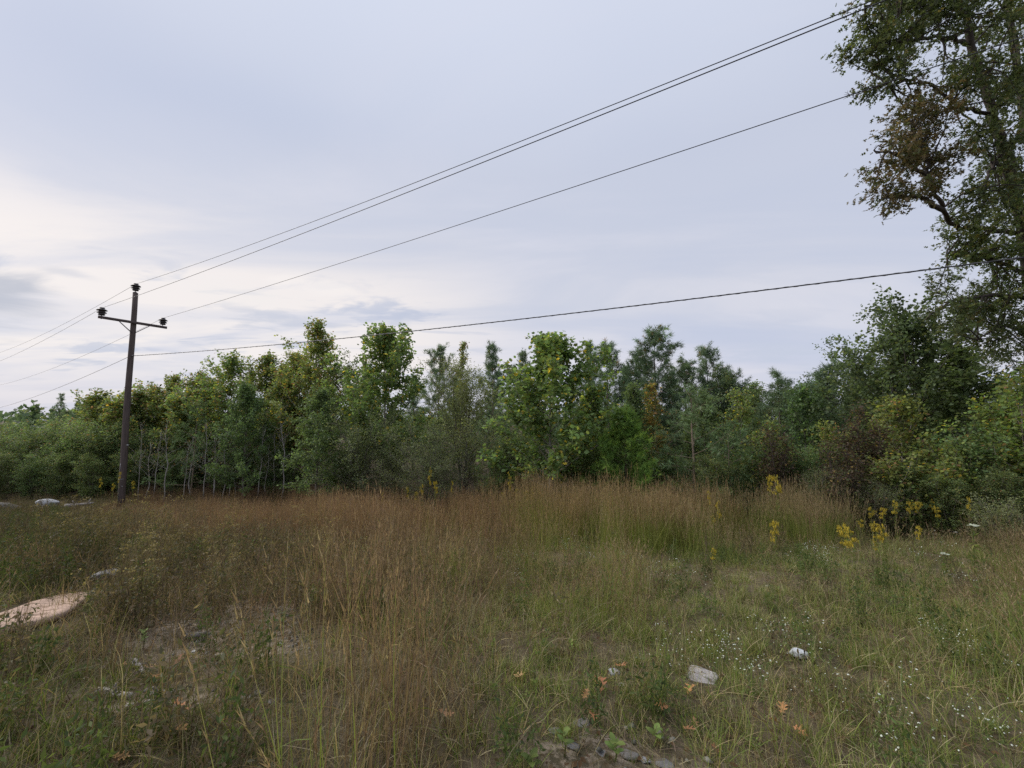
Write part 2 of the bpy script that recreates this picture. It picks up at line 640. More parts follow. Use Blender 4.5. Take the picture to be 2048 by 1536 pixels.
def build_ground():
    xs = np.concatenate([-np.geomspace(1500, 16, 40), np.linspace(-15.6, 15.6, 260), np.geomspace(16, 1500, 40)])
    ys = np.concatenate([-np.geomspace(600, 2, 20), np.linspace(-1.8, 24, 260), np.geomspace(24.5, 3000, 60)])
    X, Y = np.meshgrid(xs, ys)
    Z = ground_z(X, Y)
    fade = np.exp(-((Y - 6) / 12) ** 2 - (X / 14) ** 2)
    Z = Z + fade * (.03 * (fbm(X, Y, 2.2) - .5) + .02 * (fbm(X + 9, Y, 7) - .5))
    v = np.stack([X, Y, Z], -1).reshape(-1, 3)
    nx, ny = len(xs), len(ys)
    i, j = np.meshgrid(np.arange(nx - 1), np.arange(ny - 1))
    a = (j * nx + i).ravel()
    f = np.concatenate([np.stack([a, a + 1, a + nx + 1], 1), np.stack([a, a + nx + 1, a + nx], 1)])
    px, py = project(v[:, 0], v[:, 1], v[:, 2])
    s = np.where((v[:, 1] > 1.2) & (v[:, 1] < 20), bare(px, py), 0)
    s = np.clip(s * 1.1, 0, 1)
    mb = MB()
    w = sm(v[:, 1], edge_y(v[:, 0], v[:, 1]) - .5, edge_y(v[:, 0], v[:, 1]) + 1.0)
    mb.add(v, f, np.stack([s, w, s], 1))
    o = mb.build('ground', ground_material(), smooth=True)
    tag(o, 'rough grassy ground with open sandy patches', 'ground', kind='structure')


build_ground()

# ------------------------------------------------------------------ utility pole and its lines
POLE_Y = 18.4


def lathe(mb, prof, sides, origin, col):
    ang = np.linspace(0, 2 * np.pi, sides, endpoint=False)
    v = np.array([[(r * math.cos(a), r * math.sin(a), z) for a in ang] for r, z in prof]).reshape(-1, 3) + np.asarray(origin)
    n = len(prof)
    i = np.arange(n - 1)[:, None] * sides
    k = np.arange(sides)[None, :]
    k2 = (k + 1) % sides
    q = np.stack([i + k, i + k2, i + sides + k2, i + sides + k], -1).reshape(-1, 4)
    mb.add(v, np.concatenate([q[:, [0, 1, 2]], q[:, [0, 2, 3]]]), col)


def bar(mb, p, q, w, h, col):
    """a squared timber or flat bar from p to q with slightly eased edges"""
    p, q = np.asarray(p, float), np.asarray(q, float)
    t = norm(q - p)
    s = norm(np.cross(t, (0, 0, 1.0)))
    u = np.cross(s, t)
    e = .12 * min(w, h)
    sec = [(-w / 2 + e, -h / 2), (w / 2 - e, -h / 2), (w / 2, -h / 2 + e), (w / 2, h / 2 - e), (w / 2 - e, h / 2), (-w / 2 + e, h / 2), (-w / 2, h / 2 - e), (-w / 2, -h / 2 + e)]
    v = [c + s * a + u * b for c in (p, q) for a, b in sec] + [p, q]
    f = []
    for k in range(8):
        k2 = (k + 1) % 8
        f += [(k, k2, 8 + k2), (k, 8 + k2, 8 + k), (16, k2, k), (17, 8 + k, 8 + k2)]
    mb.add(v, f, col)


LINE = norm(np.array((.862, -.507, 0)))          # the way the wires run, towards the road
ARM = np.array((.507, .862, 0))


def build_pole():
    b = at(242, 1000, POLE_Y)
    base = np.array((b[0], b[1], gz(b[0], b[1])))
    top = at(270.5, 586, POLE_Y)
    root = empty('utility_pole', base)
    tag(root, 'weathered brown wooden utility pole with a tilted-looking crossarm and three dark insulators', 'utility pole')
    rel = top - base
    wood = np.array((.105, .082, .075))
    m = MB()
    n = 14
    ts = np.linspace(-.03, 1, n)
    pts = np.array([rel * t + np.array((.012 * math.sin(9 * t), .01 * math.cos(7 * t), 0)) for t in ts])
    tube(m, pts, np.linspace(.142, .102, n), 14, wood)
    tube(m, [rel, rel + np.array((0, 0, .05))], [.098, .05], 14, wood * .8)
    m.build('pole_shaft', M_POLE, root, smooth=True)
    up = norm(rel)

    def on_pole(py):
        return at(256, py, POLE_Y)[2] - base[2]
    za = on_pole(646)
    ctr = rel * (za / rel[2]) + LINE * .165
    e0, e1 = ctr - ARM * 1.23 + np.array((0, 0, .0)), ctr + ARM * 1.23
    m = MB()
    bar(m, e0, e1, .095, .118, wood * np.array((.95, .95, 1.0)))
    m.build('crossarm', M_ARM, root)
    for s in (-1, 1):
        m = MB()
        bar(m, ctr + ARM * .55 * s + LINE * .06 + np.array((0, 0, -.06)), ctr - LINE * .04 + np.array((0, 0, -.50)) + ARM * .06 * s, .04, .03, (.09, .085, .085))
        m.build('brace', M_METAL, root)
    prof = [(.02, 0), (.10, .01), (.125, .05), (.10, .085), (.105, .10), (.165, .115), (.155, .15), (.10, .19), (.11, .205), (.185, .225), (.18, .255), (.11, .30), (.085, .315), (.10, .345), (.07, .37), (.0, .375)]
    seats = [rel + np.array((0, 0, .10)), e0 + ARM * .10 + np.array((0, 0, .085)), e1 - ARM * .17 + np.array((0, 0, .11))]
    ties = []
    for k, s in enumerate(seats):
        m = MB()
        sc = 1.02 if k < 2 else .98
        lathe(m, [(r * sc, z * sc) for r, z in prof], 20, s, (.5, .5, .5))
        ins = m.build('insulator', M_PORCELAIN, root, smooth=True)
        m = MB()
        tube(m, [s - np.array((0, 0, .17)), s + np.array((0, 0, .03))], .016, 8, (.3, .3, .3))
        m.build('pin', M_STEEL, ins)
        ties.append(base + s + np.array((0, 0, .36)))
    # tags, band, ground wire
    side = norm(np.array((-base[0] * -1, 0, 0)) * 0 + np.array((-b[0], -b[1], 0)))      # towards the viewer's road side
    perp = np.array((side[1], -side[0], 0))

    def skin(py, ang, extra=.006):
        z = on_pole(py)
        t = z / rel[2]
        r = .142 + (.102 - .142) * t + extra
        dvec = side * math.cos(ang) + perp * math.sin(ang)
        return rel * t + dvec * r, dvec
    p, dv = skin(890, -.9)
    m = MB()
    bar(m, p - np.cross(dv, up) * .06, p + np.cross(dv, up) * .06, .012, .05, (.6, .6, .6))
    m.build('number_tag', M_TAGMETAL, root)
    z0 = on_pole(958)
    m = MB()
    t0 = z0 / rel[2]
    rr = .142 - .040 * t0 + .004
    tube(m, [rel * t0 - np.array((0, 0, .012)), rel * t0 + np.array((0, 0, .012))], rr, 18, (.6, .6, .6))
    m.build('metal_band', M_STEEL, root, smooth=True)
    m = MB()
    tube(m, [skin(y, .75)[0] for y in (1004, 985, 960, 940, 926)], .008, 6, (.4, .4, .4))
    m.build('ground_wire', M_STEEL, root)
    p, dv = skin(972, -.1)
    m = MB()
    lathe(m, [(.0, .02), (.012, .015), (.02, 0), (.012, -.015), (0, -.02)], 8, p, (.6, .6, .6))
    m.build('nail_head', M_TAGMETAL, root)
    c0 = rel * (on_pole(712) / rel[2])
    for sg in (-1, 1):
        m = MB()
        tube(m, [c0 + LINE * .36 * sg + np.array((0, 0, -.04 if sg < 0 else .01)), c0 + LINE * .10 * sg], .018, 8, (.3, .3, .3))
        m.build('dead_end_clamp', M_STEEL, root)
    m = MB()
    a = np.linspace(0, 1, 14)
    loop = np.array([c0 - LINE * (.42 - .30 * t) + np.array((0, 0, .24 * math.sin(math.pi * t) + .05 * math.sin(9 * t))) for t in a])
    tube(m, loop, .006, 5, (.1, .1, .1))
    m.build('jumper_loop', M_WIRE, root)
    return base, ties, base + c0


POLE_BASE, TIES, NEUTRAL = build_pole()


def wire_path(A, d, samples, length, n, zend=None):
    s_l, z_l = [], []
    for px, py in samples:
        r = ray(px, py)
        rx = r[0] / r[1]
        Y = (A[0] * d[1] - A[1] * d[0]) / (rx * d[1] - d[0])
        s = (Y - A[1]) / d[1]
        s_l.append(s)
        z_l.append(EYE + r[2] / r[1] * Y - A[2])
    s_l, z_l = np.array(s_l), np.array(z_l)
    if len(samples) == 1:
        M = np.stack([s_l], 1)
        co = np.linalg.lstsq(M, z_l - .0009 * s_l * (s_l - length), rcond=None)[0]
        f = lambda s: co[0] * s + .0009 * s * (s - length)
    else:
        M = np.stack([s_l, s_l ** 2], 1)
        co = np.linalg.lstsq(M, z_l, rcond=None)[0]
        f = lambda s: co[0] * s + co[1] * s * s
    ss = np.linspace(0, length, n)
    return np.array([A + d * s + np.array((0, 0, f(s))) for s in ss])


def build_lines():
    data = [(TIES[0], [(600, 452), (1100, 262), (1690, 21)], [(0, 705)], 'thin dark power line tied to the insulator on the pole top'),
            (TIES[1], [(600, 468), (1100, 274), (1700, 27)], [(0, 722)], 'thin dark power line tied to the crossarm insulator over the open field'),
            (TIES[2], [(600, 551), (1100, 392), (1686, 193)], [(0, 770)], 'thin dark power line tied to the crossarm insulator over the thicket side')]
    for A, right, left, label in data:
        rt = wire_path(A, LINE, right, 44, 60)
        lf = wire_path(A, -LINE, left, 70, 50)
        m = MB()
        tube(m, np.concatenate([lf[::-1], rt[1:]]), .0075, 6, (.1, .1, .1))
        o = m.build('power_line', M_WIRE, smooth=True)
        tag(o, label, 'power line', 'wires carried by the wooden pole')
    far = at(2048, 514, 6.4)
    d = norm(np.array((far[0] - NEUTRAL[0], far[1] - NEUTRAL[1], 0)))
    A = NEUTRAL + d * .1
    rt = wire_path(A, d, [(672, 677), (1100, 633), (2048, 514)], 46, 90)
    m = MB()
    tube(m, rt, .013, 6, (.1, .1, .1))
    k = np.linspace(0, 1, 900)
    idx = k * (len(rt) - 1)
    i0 = np.minimum(idx.astype(int), len(rt) - 2)
    fr = (idx - i0)[:, None]
    hel = rt[i0] * (1 - fr) + rt[i0 + 1] * fr
    ph = k * 46 / .35 * 2 * np.pi / 1.0
    hel = hel + np.stack([np.sin(ph) * d[1] * .012, -np.sin(ph) * d[0] * .012, np.cos(ph) * .012], 1)
    o = m.build('twisted_cable', M_WIRE, smooth=True)
    m = MB()
    tube(m, hel, .008, 4, (.1, .1, .1))
    m.build('highlight_strand', M_STEEL, o, smooth=True)  # pale strand added along the twist, its colour standing in for the cable's highlight
    tag(o, 'thick black twisted cable running from mid pole towards the tall oak', 'cable', 'wires carried by the wooden pole')
    lf = wire_path(NEUTRAL - LINE * .1, -LINE, [(0, 815)], 70, 50)
    m = MB()
    tube(m, lf, .010, 6, (.1, .1, .1))
    o = m.build('power_line', M_WIRE, smooth=True)
    tag(o, 'black cable leaving mid pole away from the tall oak, lowest of the wires', 'cable', 'wires carried by the wooden pole')


build_lines()

# ------------------------------------------------------------------ trees
GOLD = 2.399963


def pick_cols(r, n, palette, jitter=.18):
    cols = np.array([p[0] for p in palette])
    w = np.array([p[1] for p in palette], float)
    idx = r.choice(len(cols), n, p=w / w.sum())
    k = 1 + r.normal(0, jitter, (n, 1))
    return np.clip(GAIN * cols[idx] * np.clip(k, .45, 1.7), .003, .9)


def profile(kind, u):
    if kind == 'ovate':
        return (1 - u) ** .70 * (.62 + .38 * min(1, u * 4)) * 1.08 + .03
    if kind == 'cone':
        return (1 - u) ** .72 + .07
    if kind == 'round':
        return math.sqrt(max(0, 1 - (2 * u - 1) ** 2 * .92))
    if kind == 'column':
        return (.75 + .25 * math.sin(5 * u)) * (1 - u ** 5) * (.55 + .45 * (1 - u)) + .05
    return 1 - u * .5


def grow(seed, h, r, base=.2, nb=34, nt=8, nl=14, prof='ovate', el=(25, 65), stems=1, spread=0.0, trunk_r=.05, twig=.5, leaf=.12, shape=LEAF,
         wide=1.0, palette=(((.06, .10, .03), 1),), wood=(.16, .15, .14), flat=.5, hang=.2, curve=.15, jit=.17, wob=.03, wild=.25, twigs_seen=True):
    """one tree: wood mesh builder and crown mesh builder, standing on the origin, h metres tall"""
    g = np.random.default_rng(seed)
    W, C = MB(), MB()
    tb, te = [], []
    wood = np.array(wood)
    for s in range(stems):
        sh = h * (1 if s == 0 else g.uniform(.68, .98))
        lean_az = g.uniform(0, 6.283) if stems == 1 else 6.283 * s / stems + g.normal(0, .3)
        lean = spread * (g.uniform(.5, 1) if stems > 1 else g.uniform(.0, 1)) * sh
        n = 9
        ts = np.linspace(0, 1, n)
        wv = np.cumsum(g.normal(0, wob, (n, 2)), 0) * sh / n
        wv -= wv[0]
        P = np.stack([math.cos(lean_az) * lean * ts ** 1.3 + wv[:, 0] + (g.normal(0, .06) if stems > 1 else 0),
                      math.sin(lean_az) * lean * ts ** 1.3 + wv[:, 1] + (g.normal(0, .06) if stems > 1 else 0), ts * sh], 1)
        rad = trunk_r * (1 - ts * .9) * (1 if s == 0 else g.uniform(.6, .9)) + .004
        P2 = P.copy()
        P2[0, 2] = -.15
        tube(W, P2, rad, 7, wood, cap=True)
        nbs = max(3, int(nb / stems))
        for i in range(nbs):
            u = min(.985, (i + g.uniform(.1, .9)) / nbs)
            t = base + (1 - base) * u
            q = t * (n - 1)
            k = min(int(q), n - 2)
            p0 = P[k] * (1 - (q - k)) + P[k + 1] * (q - k)
            az = GOLD * i + g.normal(0, .45) + s
            L = r * profile(prof, u) * g.uniform(1 - wild * 1.6, 1 + wild * .7) / (1 if stems == 1 else 1.5)
            L = max(L, .12 * r)
            e = R(el[0] + (el[1] - el[0]) * u) + g.normal(0, .14)
            d = np.array((math.cos(az) * math.cos(e), math.sin(az) * math.cos(e), math.sin(e)))
            m = 5
            bs = np.linspace(0, 1, m)
            B = p0 + d * L * bs[:, None] + np.array((0, 0, 1.0)) * (curve * L * bs[:, None] ** 2) + np.cumsum(g.normal(0, .035 * L, (m, 3)), 0) * bs[:, None]
            br = max(.006, trunk_r * .42 * (1 - t * .7) * min(1, L / r + .2))
            tube(W, B, br * (1 - bs * .8) + .002, 4, wood, cap=False)
            ntb = max(2, int(nt * min(1.25, .45 + L / r)))
            for j in range(ntb):
                ss = g.uniform(.22, 1.0)
                if j == 0:
                    ss = 1.0
                q2 = ss * (m - 1)
                k2 = min(int(q2), m - 2)
                pb = B[k2] * (1 - (q2 - k2)) + B[k2 + 1] * (q2 - k2)
                dd = norm(B[min(k2 + 1, m - 1)] - B[k2]) * .6 + g.normal(0, .55, 3) + np.array((0, 0, .18))
                dd[2] *= flat if flat < 1 else 1
                dd = norm(dd)
                tl = twig * g.uniform(.5, 1.15)
                tb.append(pb)
                te.append(pb + dd * tl)
        # the leading shoot
        for j in range(4):
            p0 = P[-1 - (j > 1)]
            dd = norm(np.array((g.normal(0, .4), g.normal(0, .4), 1.0)))
            tb.append(p0)
            te.append(p0 + dd * twig * g.uniform(.5, .9))
    tb, te = np.array(tb), np.array(te)
    if twigs_seen:
        d = norm(te - tb)
        T3 = (np.array([(0, .012, 0), (0, -.006, .01), (0, -.006, -.01), (1, 0, 0)]), [(0, 1, 3), (1, 2, 3), (2, 0, 3)])
        stamp(W, T3, tb, d, g.normal(size=tb.shape) + 1e-3, np.linalg.norm(te - tb, axis=1), np.tile(wood * .9, (len(tb), 1)), wide=.7)
    if nl > 0:
        nT = len(tb)
        rep = np.repeat(np.arange(nT), nl)
        s = g.uniform(.15, 1.05, len(rep))[:, None]
        pos = tb[rep] * (1 - s) + te[rep] * s + g.normal(0, jit, (len(rep), 3)) * twig
        tdir = norm(te - tb)[rep]
        ax = tdir * .7 + g.normal(0, .65, (len(rep), 3)) - np.array((0, 0, hang))
        up = np.array((0, 0, 1.0)) + g.normal(0, .7, (len(rep), 3))
        keep = pos[:, 2] > .05
        cols = pick_cols(g, len(rep), palette)
        # neighbouring leaves of one twig share a shade
        cols = np.clip(cols * (1 + g.normal(0, .16, (nT, 1)))[rep], .002, 1)
        size = leaf * g.uniform(.6, 1.2, len(rep))
        stamp(C, shape, pos[keep], ax[keep], up[keep], size[keep], cols[keep], wide=wide)
    return W, C


G1 = (.080, .115, .043)
G2 = (.064, .096, .040)
G3 = (.062, .082, .038)
OL = (.085, .095, .032)
YE = (.30, .21, .035)
YG = (.14, .16, .035)
BR = (.12, .075, .035)
GAIN = 2.4
KINDS = {}
PARAMS = {}


def species(key, n, leafmat=None, **kw):
    """makes n differing meshes of a kind; trees of that kind share them"""
    out = []
    PARAMS[key] = (kw, leafmat)
    for k in range(n):
        W, C = grow(1000 + sum(map(ord, key)) * 7 + k * 13, **kw)
        V = np.concatenate(C.v)
        rr = np.percentile(np.hypot(V[:, 0], V[:, 1]), 96)
        hh = np.percentile(V[:, 2], 99.9)
        out.append((W.mesh(key + '_trunk', M_BARK, True), C.mesh(key + '_crown', leafmat or M_LEAF), hh, rr))
    KINDS[key] = out


species('tulip', 3, h=7.0, r=2.0, base=.16, nb=48, nt=10, nl=19, prof='ovate', el=(30, 62), trunk_r=.055, twig=.48, leaf=.115, shape=BROAD, wide=1.0,
        palette=((G1, 5), ((.085, .122, .046), 3), (OL, 2), (YG, .9), (YE, .5), (G3, 2)), wood=(.27, .25, .22), flat=1, hang=.25)
species('slim_tulip', 4, h=8.0, r=1.45, base=.20, nb=44, nt=9, nl=17, prof='ovate', el=(38, 70), trunk_r=.045, twig=.46, leaf=.118, shape=LEAF, wide=1.55,
        palette=((OL, 4), (G1, 3.5), (YG, 1.2), (BR, 1.0), (YE, .35), (G2, 2)), wood=(.25, .235, .21), flat=1, hang=.3, wild=.4)
species('gum', 3, h=6.0, r=1.45, base=.07, nb=60, nt=11, nl=16, prof='ovate', el=(15, 60), trunk_r=.05, twig=.38, leaf=.100, shape=LEAF, wide=1.35,
        palette=((G3, 4), ((.052, .077, .042), 3), (G2, 3), ((.08, .12, .04), 1.5)), wood=(.17, .15, .13), flat=1)
species('tall_olive', 1, h=7.6, r=2.2, base=.10, nb=120, nt=10, nl=14, prof='ovate', el=(25, 65), stems=3, spread=.12, trunk_r=.05, twig=.5, leaf=.075, shape=LEAF, wide=1.0,
        palette=(((.105, .128, .058), 4), ((.088, .112, .05), 4), ((.14, .16, .09), 1.5), (OL, 2)), wood=(.17, .15, .13), flat=1, wild=.2)
species('olive', 3, h=4.2, r=2.3, base=.12, nb=96, nt=10, nl=14, prof='round', el=(28, 60), stems=6, spread=.22, trunk_r=.035, twig=.5, leaf=.068, shape=LEAF, wide=.9,
        palette=(((.098, .112, .060), 4), ((.080, .100, .052), 4), ((.13, .145, .09), 1.3), (OL, 2)), wood=(.15, .13, .12), flat=1, wild=.3)
species('pine', 4, M_NEEDLE, h=9.0, r=1.9, base=.14, nb=62, nt=9, nl=4, prof='cone', el=(5, 55), trunk_r=.075, twig=.42, leaf=.26, shape=TUFT,
        palette=(((.062, .092, .054), 4), ((.054, .080, .050), 4), ((.080, .108, .058), 2), (BR, .3)), wood=(.13, .10, .085), flat=1, hang=-.25, curve=.3, jit=.08, wild=.35)
species('cedar', 2, M_NEEDLE, h=4.5, r=1.5, base=.03, nb=76, nt=13, nl=6, prof='cone', el=(10, 60), trunk_r=.04, twig=.36, leaf=.20, shape=SPRAY, wide=1.3,
        palette=(((.070, .125, .028), 4), ((.055, .105, .026), 4), ((.10, .155, .03), 2)), wood=(.12, .09, .07), flat=1, hang=-.1, curve=.12, jit=.1, wild=.15)
species('scrub_pine', 2, M_NEEDLE, h=4.6, r=1.8, base=.12, nb=26, nt=10, nl=7, prof='cone', el=(-5, 40), trunk_r=.05, twig=.45, leaf=.17, shape=SPRAY, wide=1.2,
        palette=(((.058, .086, .042), 4), ((.068, .10, .046), 4), ((.09, .11, .065), 1)), wood=(.24, .19, .14), flat=.5, hang=-.15, curve=.15, jit=.1, wild=.4)
species('dark_shrub', 2, h=3.4, r=1.05, base=.05, nb=64, nt=9, nl=10, prof='column', el=(35, 70), stems=4, spread=.12, trunk_r=.025, twig=.34, leaf=.065, shape=LEAF,
        palette=(((.030, .022, .018), 5), ((.050, .034, .022), 3), ((.05, .06, .025), 2), ((.12, .085, .03), .35)), wood=(.07, .055, .05), flat=1)
species('birch', 3, h=5.0, r=1.35, base=.10, nb=46, nt=9, nl=13, prof='ovate', el=(30, 68), trunk_r=.035, twig=.42, leaf=.088, shape=LEAF, wide=1.3,
        palette=(((.092, .112, .036), 4), (OL, 4), (G1, 3), (YG, 1), (YE, .35), (BR, .7)), wood=(.25, .23, .20), flat=1, wild=.35)
species('oak', 2, h=10.0, r=3.0, base=.22, nb=60, nt=16, nl=20, prof='round', el=(5, 65), trunk_r=.11, twig=.55, leaf=.115, shape=LEAF, wide=1.35,
        palette=(((.050, .068, .034), 5), ((.042, .058, .030), 3), (G3, 2.5), (OL, 1)), wood=(.10, .09, .08), flat=1, wild=.3, jit=.16)
species('thicket', 4, h=4.4, r=1.7, base=.02, nb=72, nt=11, nl=16, prof='round', el=(10, 65), stems=4, spread=.2, trunk_r=.03, twig=.44, leaf=.080, shape=LEAF, wide=1.35,
        palette=((G2, 4), (G3, 4), ((.075, .105, .042), 2), (OL, 2.2), (BR, .4)), wood=(.14, .125, .11), flat=1)
species('yellow_shrub', 2, h=3.0, r=1.2, base=.03, nb=52, nt=9, nl=12, prof='round', el=(10, 65), stems=3, spread=.18, trunk_r=.022, twig=.38, leaf=.085, shape=LEAF, wide=1.3,
        palette=(((.095, .125, .035), 4), (YG, 1.5), (G1, 4), (OL, 3), (YE, .35), (BR, .5)), wood=(.16, .14, .12), flat=1)
species('orange_sapling', 1, h=5.0, r=.75, base=.12, nb=36, nt=7, nl=11, prof='ovate', el=(35, 65), trunk_r=.03, twig=.34, leaf=.10, shape=STAR,
        palette=(((.20, .115, .035), 2), ((.19, .15, .04), 3), (OL, 4), (G1, 3)), wood=(.16, .14, .12), flat=1)
species('bare_sapling', 4, h=4.0, r=.7, base=.35, nb=16, nt=4, nl=1, prof='ovate', el=(35, 65), trunk_r=.024, twig=.4, leaf=.07, shape=LEAF,
        palette=((BR, 3), (OL, 2)), wood=(.31, .29, .265), flat=1, wob=.09, spread=.1, wild=.5)

SPEC_NAME = {'tulip': ('broadleaf_tree', 'tree'), 'slim_tulip': ('slender_tree', 'tree'), 'gum': ('leafy_tree', 'tree'), 'olive': ('grey_green_shrub', 'shrub'), 'tall_olive': ('grey_green_shrub', 'shrub'),
             'pine': ('pine_tree', 'pine tree'), 'cedar': ('feathery_conifer', 'conifer'), 'scrub_pine': ('young_pine', 'pine tree'),
             'dark_shrub': ('withered_shrub', 'shrub'), 'birch': ('yellowing_tree', 'tree'), 'oak': ('oak_tree', 'tree'), 'thicket': ('thicket_shrub', 'shrub'),
             'yellow_shrub': ('yellow_green_shrub', 'shrub'), 'orange_sapling': ('orange_sapling', 'sapling'), 'bare_sapling': ('bare_sapling', 'sapling')}
_count = {}


def plant(kind, px, top, Y, width, label, group=None, variant=None, turn=None, own=None):
    """stands a tree where its sight line and distance put it; top: pixel row of its tip, width: crown width in pixels"""
    meshes = KINDS[kind]
    k = _count.get(kind, 0)
    _count[kind] = k + 1
    wood, crown, h, r = meshes[(k if variant is None else variant) % len(meshes)]
    p = at(px, top, Y)
    z = gz(p[0], Y)
    sz = max(.3, (p[2] - z) / h)
    sxy = width / F * Y / (2.0 * r)
    if own is None:
        own = group is None
    if own:
        # grown for its own height and spread, so that leaves keep their natural size
        kw, leafmat = PARAMS[kind]
        kw = dict(kw)
        kw['nb'] = max(8, int(kw['nb'] * min(1.7, max(.55, sz))))
        kw['nt'] = max(3, int(kw['nt'] * min(1.7, max(.6, sxy)) + .5))
        kw['trunk_r'] *= .5 * (sz + min(sxy, 1.5))
        kw['h'] *= sz
        kw['r'] *= sxy
        W, C = grow(5000 + 17 * len(bpy.data.objects), **kw)
        V = np.concatenate(C.v)
        rr = np.percentile(np.hypot(V[:, 0], V[:, 1]), 96)
        hh = np.percentile(V[:, 2], 99.9)
        wood, crown = W.mesh(kind + '_trunk', M_BARK, True), C.mesh(kind + '_crown', leafmat or M_LEAF)
        sz = (p[2] - z) / hh
        sxy = min(1.25 * sz, max(.8 * sz, width / F * Y / (2.0 * rr)))
    else:
        sxy = min(1.3 * sz, max(.77 * sz, sxy))
    name, cat = SPEC_NAME[kind]
    root = empty(name, (p[0], Y, z))
    root.rotation_euler = (0, 0, turn if turn is not None else (k * 2.13 + px * .01) % 6.283)
    root.scale = (sxy, sxy, sz)
    tag(root, label, cat, group)
    t = bpy.data.objects.new('trunk', wood)
    COL.objects.link(t)
    t.parent = root
    if crown is not None:
        c = bpy.data.objects.new('crown', crown)
        COL.objects.link(c)
        c.parent = root
    return root


G_EDGE = 'dense leafy shrubs along the thicket edge behind the pole'
L_EDGE = 'dense leafy dark green shrub in the low thicket on the far side of the pole'
for px, top, Y, w in ((-150, 838, 25, 190), (-60, 846, 22.5, 170), (-10, 838, 25, 150), (45, 850, 22, 150), (85, 838, 25, 140), (125, 842, 23, 130), (165, 836, 22, 130), (205, 838, 21.5, 120)):
    plant('thicket', px, top, Y, w, L_EDGE, G_EDGE, own=True)
for px, top, Y, w in ((-200, 900, 20, 150), (-80, 905, 20, 130), (0, 900, 20, 130), (70, 905, 20.3, 120), (130, 900, 20.5, 120), (190, 905, 20.3, 110), (265, 900, 20.6, 100)):
    plant('thicket', px, top, Y, w, 'low dark green bush at the foot of the thicket beyond the pole', 'low bushes at the foot of the thicket')
plant('pine', 125, 786, 62, 30, 'tall narrow pine rising alone above the distant tree line', variant=0)
plant('pine', 157, 801, 62, 34, 'shorter pine beside the tall lone pine above the distant trees', variant=1)
plant('slim_tulip', 178, 796, 30, 46, 'spindly little tree beside the two distant pines')
L_SLIM = 'slender olive-green young tree in the row near the utility pole'
G_SLIM = 'slender young trees in a row by the pole'
for px, top, Y, w in ((208, 776, 24, 130), (235, 792, 23, 120), (283, 776, 23, 130), (312, 766, 24, 120), (345, 745, 25, 130), (372, 775, 22.5, 125), (398, 742, 26, 130), (430, 765, 23, 125)):
    plant('slim_tulip', px, top, Y, w, L_SLIM, G_SLIM, own=True)
plant('scrub_pine', 395, 800, 20.5, 130, 'small dark pine half hidden among the slender trees by the pole', variant=0)
plant('slim_tulip', 463, 703, 22, 153, 'tall slender tree with a pointed leafy tip next to the row by the pole')
plant('gum', 500, 764, 19.5, 150, 'bright green full-crowned tree over the grey bare saplings')
plant('slim_tulip', 535, 706, 24, 141, 'slender tree with a thin open top behind the bright green full-crowned tree')
plant('slim_tulip', 575, 735, 22, 141, 'thin-leaved tree with a long bare trunk before the tallest spire-shaped tree')
plant('slim_tulip', 632, 638, 21, 153, 'tallest spire-shaped tree with sparse leaves against the sky')
plant('slim_tulip', 600, 700, 23, 141, 'open-crowned tree tucked behind the tallest spire-shaped tree')
plant('gum', 642, 776, 16.8, 128, 'dense dark green cone-shaped tree with a brighter tip')
plant('oak', 700, 706, 23, 150, 'dark round-topped tree between the spire-shaped tree and the yellow-flecked tree')
plant('tulip', 775, 650, 18.8, 215, 'broad green tree with yellow leaves in its top, crossed by the cable', variant=0)
plant('olive', 730, 800, 17.3, 190, 'grey-green fine-leaved shrub beside the dense dark green cone-shaped tree')
plant('pine', 880, 688, 25, 135, 'pine top showing between the yellow-flecked tree and the big grey-green shrub')
plant('tall_olive', 930, 712, 18, 240, 'tall billowing grey-green shrub with very fine leaves')
plant('olive', 865, 826, 15.6, 270, 'wide low grey twiggy shrub in front of the tall grey-green one')
plant('slim_tulip', 925, 682, 22, 50, 'wispy sapling tip poking above the tall grey-green shrub')
plant('pine', 985, 683, 26, 108, 'pine with upright candles behind the tall grey-green shrub')
plant('pine', 1047, 700, 27, 108, 'small pine top just beside the spreading yellow-spotted tree')
plant('tulip', 1100, 664, 14.3, 260, 'spreading light green tree with yellow spots and a pale slim trunk', variant=1)
plant('tulip', 1185, 770, 15.2, 130, 'smaller yellow-green tree leaning out of the spreading yellow-spotted tree', variant=2)
plant('pine', 1180, 683, 23, 121, 'slim pine next to the spreading yellow-spotted tree')
plant('pine', 1217, 682, 21, 148, 'dense blue-green pine beside the slim pine')
plant('pine', 1268, 700, 22, 135, 'pine on the shoulder of the tallest pine')
plant('pine', 1308, 652, 20, 202, 'tallest pine with a broad open crown')
plant('pine', 1365, 715, 21, 148, 'pine between the tallest pine and the rounded one')
plant('pine', 1408, 688, 21, 162, 'rounded pine on the far slope side of the tallest pine')
plant('pine', 1452, 735, 20, 148, 'lower pine ending the pine group')
plant('gum', 1265, 765, 16, 100, 'narrow dark tree behind the feathery bright conifer')
plant('cedar', 1250, 812, 13, 170, 'feathery bright green cone-shaped conifer', variant=0)
plant('orange_sapling', 1300, 764, 16.5, 80, 'sapling with orange and yellow leaves in front of the pines')
plant('scrub_pine', 1380, 762, 12.6, 210, 'young pine with bare reddish trunk and flat spreading boughs', variant=1)
plant('gum', 1405, 775, 16.5, 150, 'dark leafy tree behind the young flat-boughed pine')
plant('scrub_pine', 1455, 845, 12.2, 150, 'low silvery-tipped pine bush beside the young flat-boughed pine', variant=0)
plant('thicket', 1490, 735, 20, 120, 'fresh green rounded tree past the end of the pine group')
